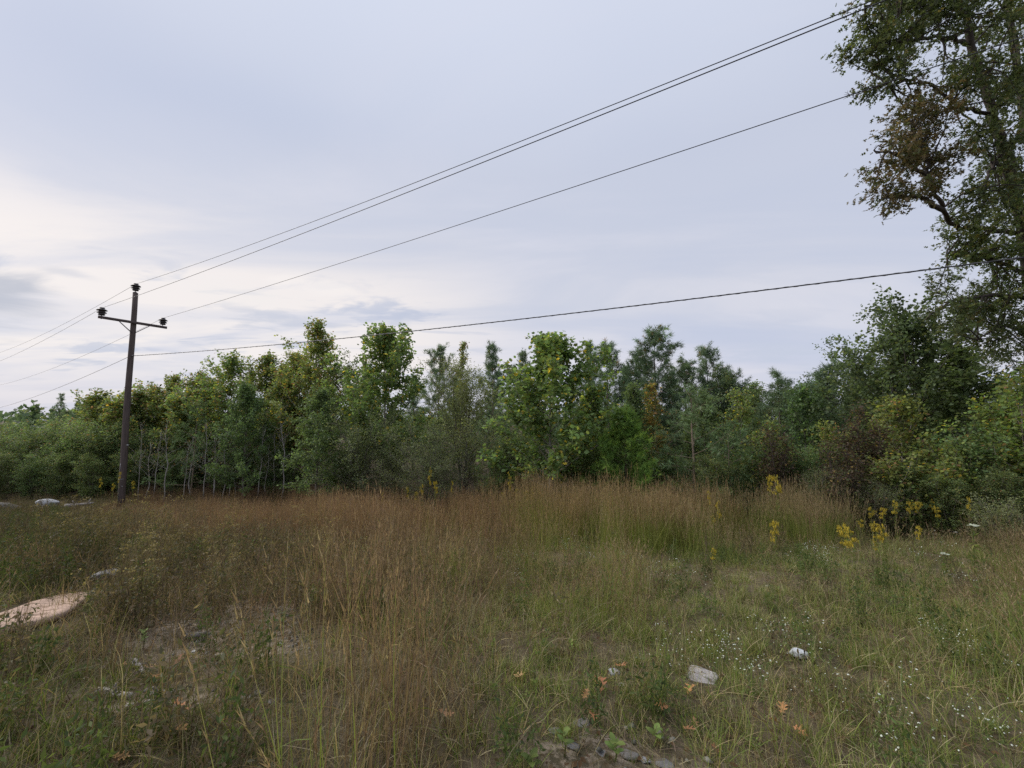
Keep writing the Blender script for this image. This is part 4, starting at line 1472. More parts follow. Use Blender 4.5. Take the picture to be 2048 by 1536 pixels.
def scatter(name, label, cat, lib, pos, rotz, tilt, scl, idx, tint):
    n = len(pos)
    fx, fy = project(np.asarray(pos)[:, 0], np.asarray(pos)[:, 1], np.asarray(pos)[:, 2])
    dull = (1 - sm(fx, 380, 860))[:, None]            # the poorer, greyer growth on the pole side
    tint = np.asarray(tint) * np.array((.82, .86, .83)) * (1 - dull * np.array((.10, .12, .07)))
    me = bpy.data.meshes.new(name)
    me.vertices.add(n)
    me.vertices.foreach_set('co', np.asarray(pos, np.float32).ravel())
    rot = np.stack([tilt[:, 0], tilt[:, 1], rotz], 1)
    for an, ty, arr, key in (('rot', 'FLOAT_VECTOR', rot, 'vector'), ('scl', 'FLOAT_VECTOR', scl, 'vector'), ('tint', 'FLOAT_VECTOR', tint, 'vector')):
        a = me.attributes.new(an, ty, 'POINT')
        a.data.foreach_set(key, np.asarray(arr, np.float32).ravel())
    a = me.attributes.new('idx', 'INT', 'POINT')
    a.data.foreach_set('value', np.asarray(idx, np.int32))
    me.materials.append(M_GRASS)
    o = bpy.data.objects.new(name, me)
    COL.objects.link(o)
    ng = bpy.data.node_groups.new(name + '_scatter', 'GeometryNodeTree')
    ng.interface.new_socket('Geometry', in_out='INPUT', socket_type='NodeSocketGeometry')
    ng.interface.new_socket('Geometry', in_out='OUTPUT', socket_type='NodeSocketGeometry')
    gi, go = ng.nodes.new('NodeGroupInput'), ng.nodes.new('NodeGroupOutput')
    ci = ng.nodes.new('GeometryNodeCollectionInfo')
    ci.inputs['Collection'].default_value = lib
    ci.inputs['Separate Children'].default_value = True
    ci.inputs['Reset Children'].default_value = True
    ip = ng.nodes.new('GeometryNodeInstanceOnPoints')
    ip.inputs['Pick Instance'].default_value = True

    def named(an, dt):
        q = ng.nodes.new('GeometryNodeInputNamedAttribute')
        q.data_type = dt
        q.inputs['Name'].default_value = an
        return q.outputs['Attribute']
    ng.links.new(gi.outputs[0], ip.inputs['Points'])
    ng.links.new(ci.outputs[0], ip.inputs['Instance'])
    ng.links.new(named('idx', 'INT'), ip.inputs['Instance Index'])
    e2r = ng.nodes.new('FunctionNodeEulerToRotation')
    ng.links.new(named('rot', 'FLOAT_VECTOR'), e2r.inputs[0])
    ng.links.new(e2r.outputs[0], ip.inputs['Rotation'])
    ng.links.new(named('scl', 'FLOAT_VECTOR'), ip.inputs['Scale'])
    ng.links.new(ip.outputs[0], go.inputs[0])
    md = o.modifiers.new('scatter', 'NODES')
    md.node_group = ng
    tag(o, label, cat, kind='stuff')
    return o


def field_points(density, y0, y1, seed, xs=1.6, pad=3.0):
    """random points over the field in view with a margin; density per square metre"""
    g = np.random.default_rng(seed)
    n = int(density * (xs * (y1 ** 2 - y0 ** 2) + 2 * pad * (y1 - y0)))
    y = np.sqrt(g.uniform(y0 ** 2, y1 ** 2, n))
    x = g.uniform(-1, 1, n) * (xs * y + pad)
    return x, y


def zones(x, y):
    z = ground_z(x, y)
    px, py = project(x, y, z)
    n1 = fbm(x + 20, y + 30, .9)
    n2 = fbm(x + 50, y + 10, 2.6)
    wood = sm(y, edge_y(x, y) - .3, edge_y(x, y) + 1.2)
    px0 = px
    wx, wy = (fbm(x + 3, y + 70, 1.4) - .5), (fbm(x + 80, y + 5, 1.4) - .5)
    px = px + 260 * wx
    py = py + 110 * wy * np.clip((py - 1000) / 200, .1, 1)
    br = bare(px, py)
    column = box(px, 600, 840, 80) * sm(py, 1110, 1170) * sm(n2 + .22 * (1 - sm(px, 640, 930)), .42, .62)
    back = box(px, 235, 1480, 60) * (1 - sm(py, 1070, 1150))
    mound = np.maximum(blob(px, py, 1300, 1090, 150, 42), blob(px, py, 1600, 1082, 115, 34))
    mound = np.maximum(mound, blob(px, py, 1450, 1060, 60, 22) * .35)
    mound = np.maximum(mound, blob(px, py, 1120, 1070, 130, 40) * .7)
    edge = sm(px, 1960, 2050) * box(py, 1100, 1420, 60)
    weeds = box(px, 120, 720, 90) * box(py, 1030, 1260, 50) * (1 - .5 * back)
    leftgreen = (1 - sm(px, 150, 300)) * box(py, 1020, 1210, 35)
    lowleft = (1 - sm(px, 420, 640)) * sm(py, 1290, 1370)
    right = sm(px, 880, 1080) * sm(py, 1085, 1135)
    straw = np.clip(.35 + .9 * (n1 - .45) + .6 * box(px, 820, 1260, 100) * sm(py, 1280, 1400) + .3 * weeds, .08, 1)
    return dict(px=px0, py=py, n1=n1, n2=n2, wood=wood, bare=br, column=column, back=back, mound=mound, edge=edge, weeds=weeds, leftgreen=leftgreen, lowleft=lowleft, right=right, straw=straw)


def on_slab(px, py, not_slab=0):
    flat = ((px - 1405) / 38) ** 2 + ((py - 1352) / 26) ** 2 < 1
    return (flat & (not_slab == 0)) | (px < 205) & (py > 1183 + .0 * px) & (py < 1262) & (py > 1240 - .30 * (px + 10)) & (py < 1290 - .45 * px)


def build_grass():
    g = np.random.default_rng(21)
    # short meadow grass
    pieces = [t_green(np.random.default_rng(100 + i)) for i in range(6)] + [t_straw(np.random.default_rng(120 + i)) for i in range(6)] + [t_herb(np.random.default_rng(140 + i)) for i in range(3)] + [t_arch(np.random.default_rng(160 + i)) for i in range(4)]
    lib = library('meadow_grass', pieces)
    parts = [field_points(150, 1.0, 4.6, 1), field_points(85, 4.6, 9, 2), field_points(30, 9, 22, 3)]
    x = np.concatenate([p[0] for p in parts])
    y = np.concatenate([p[1] for p in parts])
    Z = zones(x, y)
    keep = g.random(len(x)) < np.clip((1 - .68 * Z['bare']) * (1 - .9 * Z['wood']) * (1 - .55 * Z['back']) * (.38 + .62 * Z['n2']) * (.72 + .4 * Z['right']), 0.02, 1)
    keep &= ~on_slab(Z['px'], Z['py'])
    x, y = x[keep], y[keep]
    Z = {k: v[keep] for k, v in Z.items()}
    n = len(x)
    greenness = np.clip(.15 + .75 * Z['right'] + .35 * Z['leftgreen'] + .42 * Z['lowleft'] - .55 * (Z['n1'] - .5) * 2, .05, .93) * (1 - .75 * Z['weeds']) * (1 - .6 * Z['column'])
    u = g.random(n)
    idx = np.where(u < greenness, g.integers(0, 6, n), g.integers(6, 12, n))
    idx = np.where(g.random(n) < .05 + .05 * Z['lowleft'], g.integers(12, 15, n), idx)
    idx = np.where(g.random(n) < .05, g.integers(15, 19, n), idx)
    s = g.uniform(.6, 1.2, n) * (1 - .35 * Z['bare']) * (1 + .35 * Z['edge']) * (1 - .34 * Z['right'])
    k = g.uniform(.72, 1.25, (n, 1))
    tint = k * (np.array((1, 1, 1.0)) + (Z['weeds'] + .5 * Z['column'])[:, None] * np.array((-.12, -.22, -.18)))
    tint = tint * (1.16 - .46 * Z['leftgreen'][:, None] - .28 * Z['lowleft'][:, None] + .26 * Z['right'][:, None])
    pos = np.stack([x, y, ground_z(x, y)], 1)
    scatter('meadow_grass', 'short mixed green and straw-coloured meadow grass', 'grass', lib, pos, g.uniform(0, 6.283, n), g.normal(0, .12, (n, 2)), np.stack([s, s, s * g.uniform(.8, 1.25, n)], 1), idx, tint)

    # tall bluestem: rusty, and greener at the foot in the mounds
    rusty = [t_tall(np.random.default_rng(200 + i), .62, 1.08, RUST + [(.22, .20, .085), (.19, .18, .08)], STRAW + RUST, RUST + [(.38, .29, .19)]) for i in range(6)]
    olive = [t_tall(np.random.default_rng(220 + i), .62, 1.08, [(.24, .29, .07), (.21, .27, .065), (.28, .29, .085)], [(.21, .27, .065), (.26, .285, .085), (.31, .29, .11)], [(.37, .25, .175), (.33, .215, .15), (.41, .30, .215), (.29, .225, .13)], spike=.70) for i in range(5)]
    lib = library('tall_dry_grass', rusty + olive)
    parts = [field_points(26, 1.6, 5, 4), field_points(20, 5, 10, 5), field_points(13, 10, 22, 6)]
    x = np.concatenate([p[0] for p in parts])
    y = np.concatenate([p[1] for p in parts])
    Z = zones(x, y)
    dens = np.maximum.reduce([.50 * Z['column'], (.8 - .25 * (1 - sm(Z['px'], 350, 700))) * Z['back'] * (.6 + .4 * sm(Z['n2'], .3, .6)), 1.0 * Z['mound'], .5 * Z['edge'], (.05 + .10 * sm(Z['n2'], .5, .7)) * (1 - .8 * Z['right']), .30 * Z['weeds'] * sm(Z['px'], 350, 560)])
    # a sparse straight seam of stalks keeps the field's middle from being bare
    dens = np.maximum(dens, (.22 + .35 * sm(Z['n2'], .4, .62)) * box(Z['px'], 640, 1290, 120) * box(Z['py'], 1070, 1250, 70))
    dens = np.maximum(dens, .16 * box(Z['px'], 1250, 1560, 80) * box(Z['py'], 1090, 1170, 30))
    dens *= (1 - .95 * Z['wood']) * (1 - .9 * Z['bare']) * (1 - .5 * Z['leftgreen'])
    keep = g.random(len(x)) < dens
    keep &= ~on_slab(Z['px'], Z['py'])
    x, y = x[keep], y[keep]
    Z = {k: v[keep] for k, v in Z.items()}
    n = len(x)
    ol = np.clip(Z['mound'] * .95 + .72 * sm(Z['px'] + 300 * (Z['n2'] - .5), 760, 1340) + .9 * (Z['n1'] - .38), .08, .95)
    idx = np.where(g.random(n) < ol, g.integers(6, 11, n), g.integers(0, 6, n))
    tallness = .48 + .68 * Z['column'] * g.uniform(.5, 1.1, n) + (.25 + .32 * box(Z['px'], 560, 1240, 100)) * Z['back'] + .80 * Z['mound'] * (1 - .3 * Z['back']) + .2 * Z['edge'] + g.normal(0, .10, n)
    tallness *= 1 - .18 * (1 - sm(Z['px'], 250, 520)) * (Z['py'] < 1200)
    tallness = np.clip(tallness * (1 + .42 * (fbm(x + 7, y + 41, 1.3) - .5) * 2), .3, 1.75)
    sxy = g.uniform(.8, 1.2, n)
    k = g.uniform(.75, 1.2, (n, 1))
    tint = k * np.where((Z['back'] > .5)[:, None], np.array((1.0, .93, .92)), np.array((1, 1, 1))) * np.where((idx < 6)[:, None], np.array((.99, .92, .93)), np.array((1, 1.03, .97)))
    pos = np.stack([x, y, ground_z(x, y)], 1)
    scatter('tall_dry_grass', 'tall rust-brown and olive dry grass with feathery stalks', 'grass', lib, pos, g.uniform(0, 6.283, n), g.normal(0, .05, (n, 2)), np.stack([sxy, sxy, tallness], 1), idx, tint)

    # withered weeds and tan seed heads
    dull = [(.17, .125, .09), (.22, .165, .115), (.145, .11, .085)]
    pieces = [t_weed(np.random.default_rng(300 + i), dull, [(.19, .145, .088), (.13, .12, .06), (.24, .185, .11), (.145, .145, .068)]) for i in range(6)]
    pieces += [t_weed(np.random.default_rng(320 + i), [(.19, .155, .085)], [(.145, .145, .06), (.20, .17, .085)], (.4, .7), [(.34, .27, .15), (.29, .235, .13), (.32, .26, .11)], 4) for i in range(4)]
    pieces += [t_weed(np.random.default_rng(340 + i), [(.14, .165, .058)], [(.11, .155, .05), (.15, .19, .058), (.09, .125, .05)], (.2, .5), None, 5, 40) for i in range(4)]
    lib = library('withered_weeds', pieces)
    parts = [field_points(16, 1.2, 5, 7), field_points(18, 5, 11, 8), field_points(11, 11, 22, 9)]
    x = np.concatenate([p[0] for p in parts])
    y = np.concatenate([p[1] for p in parts])
    Z = zones(x, y)
    dens = np.maximum.reduce([.95 * Z['weeds'], .8 * Z['leftgreen'], .35 * Z['lowleft'], .22 * Z['right'], .55 * Z['wood'] * (y < edge_y(x, y) + 2), .12 + 0 * x, .25 * Z['column']]) * (1 - .85 * Z['bare'])
    keep = g.random(len(x)) < dens
    keep &= ~on_slab(Z['px'], Z['py'])
    x, y = x[keep], y[keep]
    Z = {k: v[keep] for k, v in Z.items()}
    n = len(x)
    gr = np.clip(.5 * Z['leftgreen'] + .7 * Z['right'] + .5 * Z['lowleft'] + .35 * Z['wood'], .08, .9)
    idx = np.where(g.random(n) < gr, g.integers(10, 14, n), g.integers(0, 6, n))
    seed = np.maximum(blob(Z['px'], Z['py'], 260, 1140, 260, 40) * .25, .10 * Z['weeds'])
    idx = np.where(g.random(n) < seed, g.integers(6, 10, n), idx)
    s = g.uniform(.7, 1.25, n) * (1 - .25 * Z['right'])
    tint = g.uniform(.75, 1.2, (n, 1)) * np.ones((1, 3)) * (1 - .25 * Z['leftgreen'])[:, None]
    pos = np.stack([x, y, ground_z(x, y)], 1)
    scatter('withered_weeds', 'withered brown weeds and low green herbs between the grasses', 'weeds', lib, pos, g.uniform(0, 6.283, n), g.normal(0, .1, (n, 2)), np.stack([s, s, s], 1), idx, tint)

    # white asters
    lib = library('white_asters', [t_aster(np.random.default_rng(400 + i)) for i in range(5)])
    x, y = field_points(26, 1.2, 14, 10)
    Z = zones(x, y)
    px, py = Z['px'], Z['py']
    spots = [(1930, 1340, 120, 40), (1870, 1410, 80, 36), (1990, 1520, 90, 40), (1720, 1500, 130, 40), (1560, 1450, 60, 26), (1700, 1230, 60, 26), (1480, 1190, 50, 20), (1880, 1130, 90, 20), (1370, 1170, 50, 16),
             (1640, 1120, 40, 14), (1500, 1360, 90, 36), (1780, 1330, 60, 30), (1950, 1180, 80, 24)]
    w = np.zeros(len(x))
    for sp in spots:
        w = np.maximum(w, blob(px, py, *sp))
    keep = g.random(len(x)) < w * (.10 + .34 * sm(py, 1260, 1400)) + .02 * Z['right']
    x, y = x[keep], y[keep]
    n = len(x)
    s = g.uniform(.7, 1.15, n)
    scatter('white_asters', 'small white asters dotted through the green grass', 'flowers', lib, np.stack([x, y, ground_z(x, y)], 1), g.uniform(0, 6.283, n), g.normal(0, .1, (n, 2)), np.stack([s, s, s], 1), g.integers(0, 5, n), np.ones((n, 3)) * 1.3)

    # litter and pebbles on the soil
    lib = library('plant_litter', [t_litter(np.random.default_rng(500 + i)) for i in range(6)])
    parts = [field_points(26, 1.0, 6, 11), field_points(9, 6, 16, 12)]
    x = np.concatenate([p[0] for p in parts])
    y = np.concatenate([p[1] for p in parts])
    px, py = project(x, y, ground_z(x, y))
    k = ~on_slab(px, py, 1)
    x, y, px, py = x[k], y[k], px[k], py[k]
    n = len(x)
    lift = .008 + .018 * (((px - 1405) / 44) ** 2 + ((py - 1352) / 32) ** 2 < 1)
    scatter('plant_litter', 'dead straw and leaf crumbs lying on the soil', 'litter', lib, np.stack([x, y, ground_z(x, y) + lift], 1), g.uniform(0, 6.283, n), g.normal(0, .06, (n, 2)), np.ones((n, 3)) * g.uniform(.7, 1.2, (n, 1)), g.integers(0, 6, n), g.uniform(.7, 1.1, (n, 1)) * np.ones((1, 3)))
    lib = library('gravel', [t_pebble(np.random.default_rng(600 + i)) for i in range(5)])
    x, y = field_points(30, 1.0, 8, 13)
    Z = zones(x, y)
    keep = g.random(len(x)) < Z['bare'] * .85
    x, y = x[keep], y[keep]
    n = len(x)
    scatter('gravel', 'pale gravel and small stones on the open soil', 'gravel', lib, np.stack([x, y, ground_z(x, y) + .004], 1), g.uniform(0, 6.283, n), np.zeros((n, 2)), np.ones((n, 3)) * g.uniform(.6, 1.3, (n, 1)), g.integers(0, 5, n), np.ones((n, 3)))


build_grass()


# ------------------------------------------------------------------ goldenrods and other single plants
def make_goldenrod(seed):
    g = np.random.default_rng(seed)
    S, H = MB(), MB()
    d = rdir(g, .08)
    P = ribbon(S, (0, 0, -.03), d, .86, .008, g.normal(0, .12, 3), g, ((.13, .14, .055), (.15, .17, .055)), segs=6, tipw=.5)
    tube(S, P, np.linspace(.005, .003, len(P)), 5, (.14, .15, .055))
    k = 64
    t = g.uniform(.06, .95, k) * 6
    i = np.minimum(t.astype(int), 5)
    fr = (t - i)[:, None]
    az = g.uniform(0, 6.283, k)
    stamp(S, LEAF, P[i] * (1 - fr) + P[i + 1] * fr, np.stack([np.cos(az), np.sin(az), g.uniform(-.3, .8, k)], 1), np.array((0, 0, 1.0)) + g.normal(0, .3, (k, 3)), g.uniform(.05, .11, k),
          np.array(GREEN)[g.integers(0, 5, k)] * g.uniform(.6, 1.05, (k, 1)), wide=.42)
    yel = np.array([(.52, .40, .045), (.44, .34, .05), (.57, .46, .08), (.33, .28, .06)])
    for _ in range(15):
        q = P[4] + (P[6] - P[4]) * g.uniform(.1, 1.05)
        az = g.uniform(0, 6.283)
        L = g.uniform(.09, .21)
        db = norm(np.array((math.cos(az) * .9, math.sin(az) * .9, .55)))
        Q = ribbon(H, q, db, L, .003, np.array((math.cos(az) * .3, math.sin(az) * .3, -.75)), g, ((.2, .2, .05), (.3, .25, .04)), segs=4, tipw=.6)
        k = 40
        t = g.uniform(.18, 1.0, k) * 4
        i = np.minimum(t.astype(int), 3)
        fr = (t - i)[:, None]
        stamp(H, LEAF, Q[i] * (1 - fr) + Q[i + 1] * fr + np.abs(g.normal(0, .010, (k, 1))) * np.array((0, 0, 1.0)) + g.normal(0, .007, (k, 3)), g.normal(0, .6, (k, 3)) + [0, 0, .8], g.normal(size=(k, 3)), g.uniform(.012, .026, k),
              yel[g.integers(0, 4, k)] * g.uniform(.75, 1.2, (k, 1)), wide=1.2)
    return S.mesh('goldenrod_stem', M_FLOWER), H.mesh('goldenrod_flower_head', M_FLOWER)


GR = [make_goldenrod(900 + i) for i in range(4)]
# flower-head pixel, plant height, spread, label
rods = [(858, 932, 1.35, 1.0, 'lone tall goldenrod standing above the rusty grass in front of the grey shrub', 0), (845, 968, 1.05, 1.0, None, 0), (872, 966, 1.05, 1.2, None, 0), (832, 985, .95, 1.0, None, 0),
        (1018, 946, 1.3, .9, None, 1), (1032, 978, 1.1, 1.1, None, 1), (1052, 985, 1.05, 1.0, None, 1), (1090, 1018, .9, 1.2, None, 1), (1104, 1008, .95, 1.0, None, 1),
        (1550, 945, 1.62, 1.5, 'big round goldenrod rising out of the tall grass mound', 2), (1536, 953, 1.55, 1.2, None, 2),
        (1436, 1002, 1.15, .8, None, 3), (1441, 1018, 1.0, .7, None, 3), (1425, 1030, .9, .7, None, 3), (1545, 1044, .85, .7, 'small single goldenrod low in the tall grass mound', 3),
        (1690, 1046, .85, 1.1, None, 4), (1708, 1050, .8, 1.0, None, 4), (1740, 1014, 1.0, 1.1, None, 4), (1764, 1020, .95, .9, None, 4), (1752, 1043, .8, .9, None, 4), (1768, 1044, .8, .8, None, 4),
        (1818, 1002, 1.05, 1.3, None, 5), (1836, 1008, 1.0, 1.2, None, 5), (1872, 1014, .95, .9, None, 5), (1907, 1002, 1.0, .9, None, 5), (1936, 992, 1.05, .7, None, 5), (1838, 1056, .7, .7, None, 5), (1749, 1081, .5, .5, None, 4),
        (206, 955, 1.55, 1.0, None, 6), (227, 968, 1.35, 1.0, None, 6), (240, 948, 1.6, .7, None, 6), (268, 964, 1.4, 1.0, None, 6),
        (1065, 972, 1.1, .8, None, 1), (1005, 985, 1.0, .8, None, 1), (1120, 992, 1.0, .8, None, 1), (815, 975, 1.0, .7, None, 0), (765, 985, .95, .6, None, 0), (905, 960, 1.1, .7, None, 0), (1418, 985, 1.1, .6, None, 3), (1786, 1000, 1.0, .8, None, 4), (1858, 998, 1.0, .8, None, 5), (1722, 1040, .9, .8, None, 4), (2034, 1000, 1.0, .6, None, 5), (1425, 1096, .5, .5, 'tiny goldenrod sprig in the short green grass', 3)]
places = ['goldenrod in the rusty grass in front of the wide grey twiggy shrub', 'goldenrod in front of the spreading yellow-spotted tree', 'goldenrod beside the big round one in the tall grass mound',
          'goldenrod in the gap between the two tall grass mounds', 'goldenrod at the open end of the tall grass mounds', 'goldenrod below the yellow-green shrubs near the big oak', 'goldenrod growing at the foot of the utility pole']
for k, (px, py, h, wd, label, pl) in enumerate(rods):
    y = (13.0, 12.0, 8.6, 8.3, 8.0, 8.8, 17.3)[pl] + .5 * math.sin(k * 2.7)
    if py > 1040:
        y = by_height(px, py, h)[1]
    top = at(px, py - 6, y)
    x = top[0]
    h = max(.4, top[2] - gz(x, y))
    wd *= .42
    sm_, hm = GR[k % 4]
    root = empty('goldenrod', (x, y, gz(x, y)))
    root.scale = (wd, wd, h / .9)
    root.rotation_euler = (0, 0, k * 1.7)
    tag(root, label or places[pl], 'goldenrod', 'goldenrods in flower')
    for nm, me in (('stem', sm_), ('flower_head', hm)):
        o = bpy.data.objects.new(nm, me)
        COL.objects.link(o)
        o.parent = root


def leafy_weed(px, py, h, n, size, label):
    g = np.random.default_rng(int(px))
    p = on_ground(px, py)
    root = empty('leafy_weed', p)
    tag(root, label, 'weed')
    m = MB()
    pts = np.array([(0, 0, -.03), (.01, 0, h * .5), (.0, .012, h)])
    tube(m, pts, [.004, .0035, .0025], 6, (.16, .17, .06))
    m.build('stem', M_FLOWER, root, True)
    for i in range(n):
        az = i * GOLD
        t = .35 + .65 * (i + 1) / n
        L = size * g.uniform(.8, 1.15)
        a = np.array((math.cos(az), math.sin(az), .35 + .5 * t))
        m = MB()
        u = np.linspace(0, 1, 6)
        axd = norm(a)
        sd = norm(np.cross(axd, (0, 0, 1.0)))
        nn = np.cross(sd, axd)
        w = .26 * np.sin(np.pi * np.clip(u * .9 + .05, 0, 1)) ** .9
        base = np.array((0, 0, h * t))
        mid = base + axd * (u * L)[:, None] - np.array((0, 0, 1.0)) * (u ** 2 * L * .25)[:, None]
        v = np.concatenate([mid, mid + sd * (w * L)[:, None] + nn * (.18 * w * L)[:, None], mid - sd * (w * L)[:, None] + nn * (.18 * w * L)[:, None]])
        f = []
        for q in range(5):
            f += [(q, q + 1, 6 + q + 1), (q, 7 + q, 6 + q), (q, 12 + q, 13 + q), (q, 13 + q, q + 1)]
        c = np.array((.14, .20, .05)) * g.uniform(.8, 1.1)
        m.add(v, f, c)
        m.build('leaf', M_DRYLEAF, root, True)


leafy_weed(1230, 1522, .09, 8, .065, 'bright green leafy weed standing by the broken grey stones')
leafy_weed(1128, 1512, .12, 6, .055, 'small dark-stemmed weed with a few green leaves beside the broken stones')
leafy_weed(1062, 1545, .07, 6, .06, 'little green seedling in the straw short of the broken stones')
leafy_weed(1312, 1488, .07, 6, .06, 'low pale-leaved weed beside the fallen leaves past the broken stones')
leafy_weed(285, 1300, .16, 14, .045, 'yellow-green feathery weed at the edge of the sandy patch')


def white_flower(px, py, h, wd, label):
    g = np.random.default_rng(int(px))
    x, y = by_height(px, py, h)
    root = empty('white_flower_plant', (x, y, gz(x, y)))
    tag(root, label, 'flower')
    S, H = MB(), MB()
    P = ribbon(S, (0, 0, -.03), rdir(g, .05), h * .9, .01, np.zeros(3), g, ((.12, .15, .06), (.12, .16, .07)), segs=5, tipw=.6)
    k = 40
    t = g.uniform(.1, .95, k) * 5
    i = np.minimum(t.astype(int), 4)
    fr = (t - i)[:, None]
    stamp(S, LEAF, P[i] * (1 - fr) + P[i + 1] * fr, g.normal(0, .8, (k, 3)) + [0, 0, .2], g.normal(size=(k, 3)) + [0, 0, .8], g.uniform(.04, .10, k), np.array(GREEN)[g.integers(0, 5, k)] * .8, wide=.5)
    for _ in range(7):
        q = P[-1] + g.normal(0, wd * .4, 3) * [1, 1, .12] + [0, 0, h * .08]
        ribbon(S, P[-2], norm(q - P[-2]), np.linalg.norm(q - P[-2]), .004, np.zeros(3), g, ((.12, .16, .07), (.15, .18, .1)), segs=2, tipw=.7)
        k = 14
        stamp(H, DISC, q + g.normal(0, wd * .14, (k, 3)) * [1, 1, .2], np.array((1.0, 0, 0)) + g.normal(0, .3, (k, 3)), np.array((0, 0, 1.0)) + g.normal(0, .3, (k, 3)), g.uniform(.008, .016, k), np.tile((.50, .54, .45), (k, 1)))
    S.build('stem', M_FLOWER, root)
    H.build('flower_head', M_FLOWER, root)


white_flower(1938, 1042, .75, .075, 'plant with a flat white flower head by the brown brush heap')
white_flower(1892, 1102, .35, .05, 'plant with a pale green-white flower head in the short grass near the log')

# ------------------------------------------------------------------ fallen leaves, stones, sticks, slab


def oak_leaf_mesh(seed):
    g = np.random.default_rng(seed)
    half = [(.0, .012), (.12, .05), (.17, .20), (.24, .23), (.27, .09), (.38, .10), (.44, .34), (.52, .40), (.55, .14), (.64, .12), (.74, .32), (.80, .30), (.80, .10), (.90, .10), (1.0, .02)]
    m = MB()
    n = len(half)
    curl = g.uniform(.25, .8)
    twist = g.uniform(-.5, .5)

    def bend(u, v):
        z = curl * v * v * 1.6 + .16 * math.sin(3.0 * u + seed) + twist * u * v * .6
        return (u, v, z)
    V = [bend(u, 0) for u, _ in half] + [bend(u, w * g.uniform(.85, 1.15)) for u, w in half] + [bend(u, -w * g.uniform(.85, 1.15)) for u, w in half]
    f = []
    for i in range(n - 1):
        f += [(i, i + 1, n + i + 1), (i, n + i + 1, n + i), (i, 2 * n + i, 2 * n + i + 1), (i, 2 * n + i + 1, i + 1)]
    V = np.array(V)
    V[:, 2] -= V[:, 2].min()
    col = np.array([(.50, .25, .11), (.43, .21, .095), (.36, .19, .09), (.48, .29, .15)])[seed % 4]
    m.add(V - [.5, 0, 0], f, col)
    tube(m, [(-.5, 0, .03), (-.62, .02, .02), (-.74, .01, .06)], [.012, .009, .008], 5, col * .6)
    return m.mesh('fallen_leaf', M_DRYLEAF)


OAKLEAF = [oak_leaf_mesh(i) for i in range(6)]
leaf_spots = [(350, 1483, 42, 'large orange-tan fallen oak leaf lying in the olive grass'), (303, 1368, 26, None), (357, 1333, 26, None), (300, 1344, 24, None), (356, 1421, 24, None), (372, 1434, 22, None), (440, 1456, 20, None),
              (133, 1456, 20, None), (242, 1530, 24, None), (1040, 1362, 24, None), (1242, 1344, 26, None), (1203, 1386, 30, None), (1386, 1391, 28, 'orange fallen leaf just below the flat pale stone'),
              (1325, 1427, 24, None), (1379, 1474, 24, None), (1391, 1458, 18, None), (1566, 1430, 22, None), (1552, 1460, 20, None), (1601, 1476, 22, None), (1183, 1447, 26, 'bright orange fallen leaf on the broken grey stones'),
              (1172, 1402, 20, None), (892, 1440, 30, 'straw-coloured curled leaf standing in the tall brown grass'), (1432, 1512, 16, None), (310, 1208, 20, None), (1660, 1075, 16, None), (240, 1345, 20, None)]
for k, (px, py, w, label) in enumerate(leaf_spots):
    p = on_ground(px, py)
    dist = math.sqrt(p[0] ** 2 + p[1] ** 2 + (p[2] - EYE) ** 2)
    fwd = p[1] * math.cos(PITCH) + (p[2] - EYE) * math.sin(PITCH)
    o = bpy.data.objects.new('fallen_leaf', OAKLEAF[k % 6])
    COL.objects.link(o)
    sc = 1.15 * w / F * fwd
    o.location = (p[0], p[1], p[2] + .035)
    o.scale = (sc, sc, sc)
    o.rotation_euler = (R(-12 + (k * 37) % 45), R(-20 + (k * 53) % 40), k * 2.4)
    side = 'brown fallen oak leaf lying by the sandy patch' if px < 700 else ('brown fallen oak leaf caught in the grass near the broken grey stones' if px < 1480 else 'brown fallen oak leaf in the short grass among the white asters')
    tag(o, label or side, 'leaf', 'fallen oak leaves')


def rock(px, py, wpx, flat, col, label, seed, deep=.75, sink=.38, name='stone', cat='stone', mat=None, lift=0.0):
    import bmesh
    p = on_ground(px, py)
    fwd = p[1] * math.cos(PITCH) + (p[2] - EYE) * math.sin(PITCH)
    w = wpx / F * fwd
    bm = bmesh.new()
    bmesh.ops.create_icosphere(bm, subdivisions=3, radius=.5)
    g = np.random.default_rng(seed)
    V = np.array([v.co[:] for v in bm.verts])
    Fc = np.array([[v.index for v in f.verts] for f in bm.faces])
    bm.free()
    # chip the ball with planes, then roughen
    for _ in range(13):
        nrm = norm(g.normal(size=3))
        dcut = g.uniform(.26, .44)
        over = V @ nrm - dcut
        V = V - np.where(over > 0, over, 0)[:, None] * nrm
    V += g.normal(0, .008, V.shape)
    V *= np.array((w, w * deep, w * flat)) / .84
    m = MB()
    m.add(V, Fc, col)
    o = m.build(name, mat or M_STONE)
    o.location = (p[0], p[1], p[2] + w * flat * (.5 - sink) + lift)
    o.rotation_euler = (g.normal(0, .08), g.normal(0, .08), g.uniform(-.5, .5))
    tag(o, label, cat)
    return o


